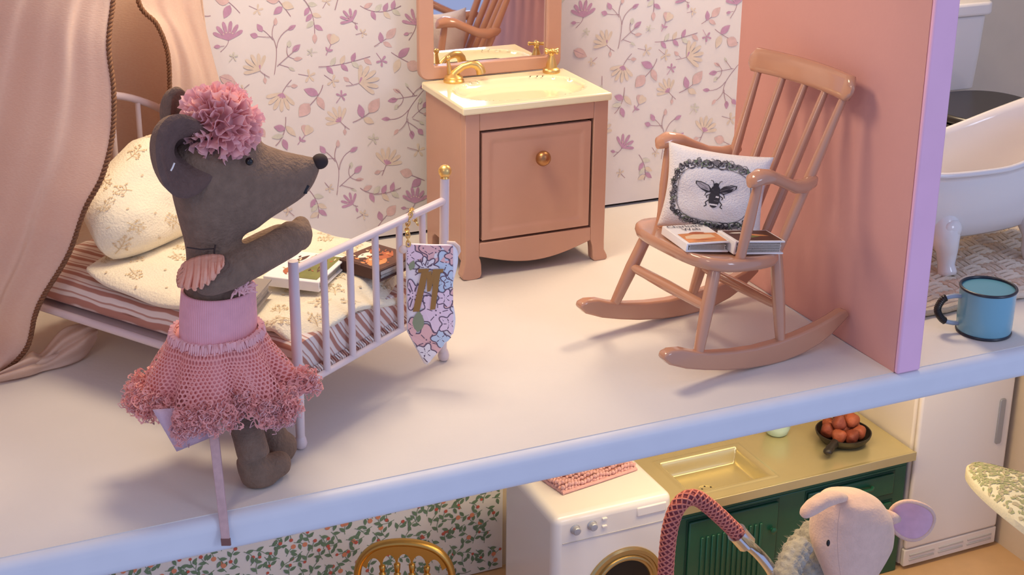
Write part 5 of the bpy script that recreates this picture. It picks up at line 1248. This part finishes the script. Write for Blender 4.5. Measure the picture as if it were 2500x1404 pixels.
# ironing board
ib=thing('ironing_board','ironing board with cream green sprigged cover in front of the fridge','ironing board',(6.3,6.0,ZK))
iz=-1.43; ia=Vector((.215,-.976,0)); isd=Vector((.976,.215,0)); inose=Vector((6.285,6.63,iz))
def ibpt(t,s0): 
    w_=.36*min(1,(max(t,0)/.72))**.55; return inose+ia*t*2.0*.5+isd*s0*w_
M_ib=mat('ironing_cover',(236,228,196),.9,bump=.2,bscale=60)
def ibsurf(u,v):
    t=1.9*(v**1.3); s0=2*u-1; p=ibpt(t,s0); p.z+= .035*(1-abs(s0)**6)*(1 if t>.0 else 0)*min(1,(t/.05)**.5) ; return p
ibm=MB().grid(ibsurf,28,50); ibm.grid(lambda u,v: ibsurf(u,v)*1.0-Vector((0,0,.03+ (ibsurf(u,v).z-iz)+.02)),28,50)
W=29; edge=[j*W for j in range(51)]; 
for E_,fl_ in (([j*W for j in range(51)],0),([j*W+28 for j in range(51)],1),([50*W+i for i in range(29)],0)):
    for a,b in zip(E_,E_[1:]): ibm.f.append((a,b,b+51*W,a+51*W)); ibm.m.append(0)
ibo=ibm.build('cover',M_ib,ib,world=True,ang=60)
mo=[]; r_=random.Random(8)
for k in range(1500):
    u=r_.uniform(.02,.98); t=r_.uniform(.03,1.5); v=(t/1.9)**(1/1.3); su=1/(2*.36*min(1,t/.72)**.55); sv=1/(1.9*1.3*v**.3); a=r_.uniform(-PI,PI); L=r_.uniform(.022,.042)
    mo.append(([(u+x*su,v+y*sv) for x,y in leaf(0,0,a,L,L*r_.uniform(.35,.75),0)[0]],r_.choice((0,0,1))))
mo=[m for m in mo if all(0.01<p[0]<.99 and .01<p[1]<.995 for p in m[0])]
def ibprint(u,v,k): p=ibsurf(u,v); p.z+=.0025+.0004*k; return p
print_mb(mo,ibprint).build('sprig_print',[mat('print_moss',(170,172,128),.9),mat('print_taupe',(194,182,150),.9)],ibo,smooth=False,world=True,fixn=False,kind='stuff')
for sgn in (-1,1):
    MB().tube([inose+ia*.95+isd*sgn*.16+Vector((0,0,-.055)),Vector((6.35,5.85,ZK+.7))+isd*sgn*.18,Vector((6.52,5.60,ZK+.02))+isd*sgn*.20],.018,10).build('leg',M_chrome,ib,world=True)
    MB().tube([inose+ia*1.5+isd*sgn*.14+Vector((0,0,-.055)),Vector((6.37,5.85,ZK+.6))+isd*sgn*.14,Vector((6.24,6.35,ZK+.02))+isd*sgn*.16],.018,10).build('leg',M_chrome,ib,world=True)
# blush mouse standing in the kitchen, seen from behind its ear
M_bl=mat('blush_felt',(222,186,168),.95,var=.05,vscale=20,bump=.3,bscale=70,sheen=.4); M_bli=mat('lilac_felt_inner',(214,170,186),.95,var=.05,vscale=20,sheen=.3)
KM=6.35
m2=thing('blush_mouse','blush felt toy mouse in grey fuzzy jumper standing by the green cabinet','toy mouse',(5.25,6.45,ZK))
def sec2(x0,y0,x1,y1,Y,dp): 
    a=at(x0,y0,Y); b=at(x1,y1,Y); c=(a+b)/2; va=(b-a)/2; vd=Vector(ray((x0+x1)/2,(y0+y1)/2)); vd.z*=.3; vd=(vd-va.normalized()*vd.dot(va.normalized())).normalized(); return (c,va,vd*dp)
hb=MB()
hb.loft([sec2(2052,1199,2105,1197,KM,.06),sec2(2016,1216,2140,1214,KM,.16),sec2(1997,1250,2163,1246,KM,.215),sec2(1988,1290,2170,1286,KM,.215),sec2(1986,1325,2168,1322,KM-.02,.20),sec2(1998,1362,2152,1358,KM-.05,.17),sec2(2014,1400,2130,1398,KM-.09,.14),sec2(2028,1440,2114,1438,KM-.13,.10),sec2(2040,1480,2105,1478,KM-.17,.07),sec2(2055,1505,2085,1504,KM-.19,.03)],24)
bx2=at(2020,1420,6.55)
hb.loft([((bx2.x,6.55,-1.85),(.11,0,0),(0,.10,0)),((bx2.x-.02,6.56,-2.02),(.17,0,0),(0,.14,0)),((bx2.x-.02,6.56,-2.25),(.17,0,0),(0,.14,0)),((bx2.x-.02,6.56,-2.42),(.12,0,0),(0,.11,0))],20)
for sgn in (-1,1): hb.tube([(bx2.x+sgn*.08,6.56,-2.35),(bx2.x+sgn*.09,6.56,-2.5),(bx2.x+sgn*.09,6.53,-2.62),(bx2.x+sgn*.09,6.47,-2.625)],[.07,.065,.06,.05],14)
link(fuse(hb,.016,'body',M_bl,it=8),'body',m2,world=True,ang=180)
lo=MB(); le=[(2058,1214,KM-.05,.04),(2040,1213,KM-.10,.055),(2010,1221,KM-.14,.062),(1985,1237,KM-.16,.060),(1966,1252,KM-.16,.048),(1957,1262,KM-.16,.026)]
lo.tube([at(x,y,Y) for x,y,Y,r in le],[r for *_,r in le],20,flat=.7); 
link(fuse(lo,.012,'ear',M_bl,it=6),'ear',m2,world=True,ang=180)
rc_=at(2226,1272,KM-.02)
def ear2(sd):
    right=Vector((.80,-.55,0)).normalized(); up=Vector((.02,-.1,1)).normalized(); front=right.cross(up).normalized(); front=front if front.y<0 else -front
    def g(u,v):
        a=2*PI*u; r=v; x=r*math.cos(a); y=r*math.sin(a); R2=.14
        return rc_+right*x*R2*1.02+up*(y*R2*1.0-.03*x)+front*(-.04*(1-r*r)+sd*.018*(max(0,1-r**5))**.5-.06*max(0,x)**2)
    return g
e2=MB(); e2.grid(ear2(1),36,10,m=1,closeu=True); e2.grid(ear2(-1),36,10,closeu=True); e2.tube([at(2160,1262,KM),at(2180,1266,KM),at(2195,1268,KM)],[.05,.04,.02],12)
e2.tube([ear2(0)(i/36,1) for i in range(37)],.013,8,cap=False)
e2.build('ear',[M_bl,M_bli],m2,world=True,ang=120)
MB().ell(at(2022,1326,KM-.215),(.011,.011,.022),10,8).build('eye',M_bead,m2,world=True)
MB().tube([at(x,y,KM-.245) for x,y in ((2052,1236),(2046,1275),(2044,1320),(2047,1370),(2052,1404))],.0016,5).build('head_seam',mat('blush_seam',(196,162,148),.95),m2,world=True)
# fuzzy jumper
M_jum=mat('grey_mohair',(158,152,140),.98,var=.25,vscale=18,sheen=.5,bump=.6,bscale=40)
jb=MB(); j0=at(1965,1385,6.30)
jb.loft([(at(1998,1268,6.50),(.03,0,0),(0,.05,0)),(at(1988,1300,6.50),(.07,0,.0),(0,.11,0)),(at(1975,1340,6.48),(.14,0,0),(0,.16,0)),(at(1972,1385,6.46),(.19,0,0),(0,.19,0)),(at(1978,1440,6.46),(.21,0,0),(0,.20,0)),(at(1985,1520,6.46),(.22,0,0),(0,.2,0))],24)
jb.tube([at(1960,1330,6.36),at(1935,1365,6.28),at(1920,1400,6.2),at(1925,1430,6.1)],[.07,.08,.078,.07],16)
jm=fuse(jb,.016,'jumper',M_jum,it=6); 
for v in jm.vertices: v.co+=v.normal*.006*wob(v.co.x*30,v.co.z*30,v.co.y*20)
jo=link(jm,'jumper',m2,world=True,ang=180)
fz=MB(); r_=random.Random(6); vl=list(jm.vertices)
wi=world_of(m2)
for k in range(1600):
    v=r_.choice(vl); p=wi@v.co; d=(v.normal+Vector((r_.uniform(-.8,.8),r_.uniform(-.8,.8),r_.uniform(-.8,.8)))).normalized(); s0=d.orthogonal().normalized()*.0016; L=r_.uniform(.015,.04)
    fz.add([p-s0,p+s0,p+d*L+s0*.2],[(0,1,2)])
fz.build('mohair_fuzz',M_jum,jo,world=True,smooth=False,fixn=False,kind='stuff')
# the white moulding strip between cabinet and fridge belongs to the fridge side
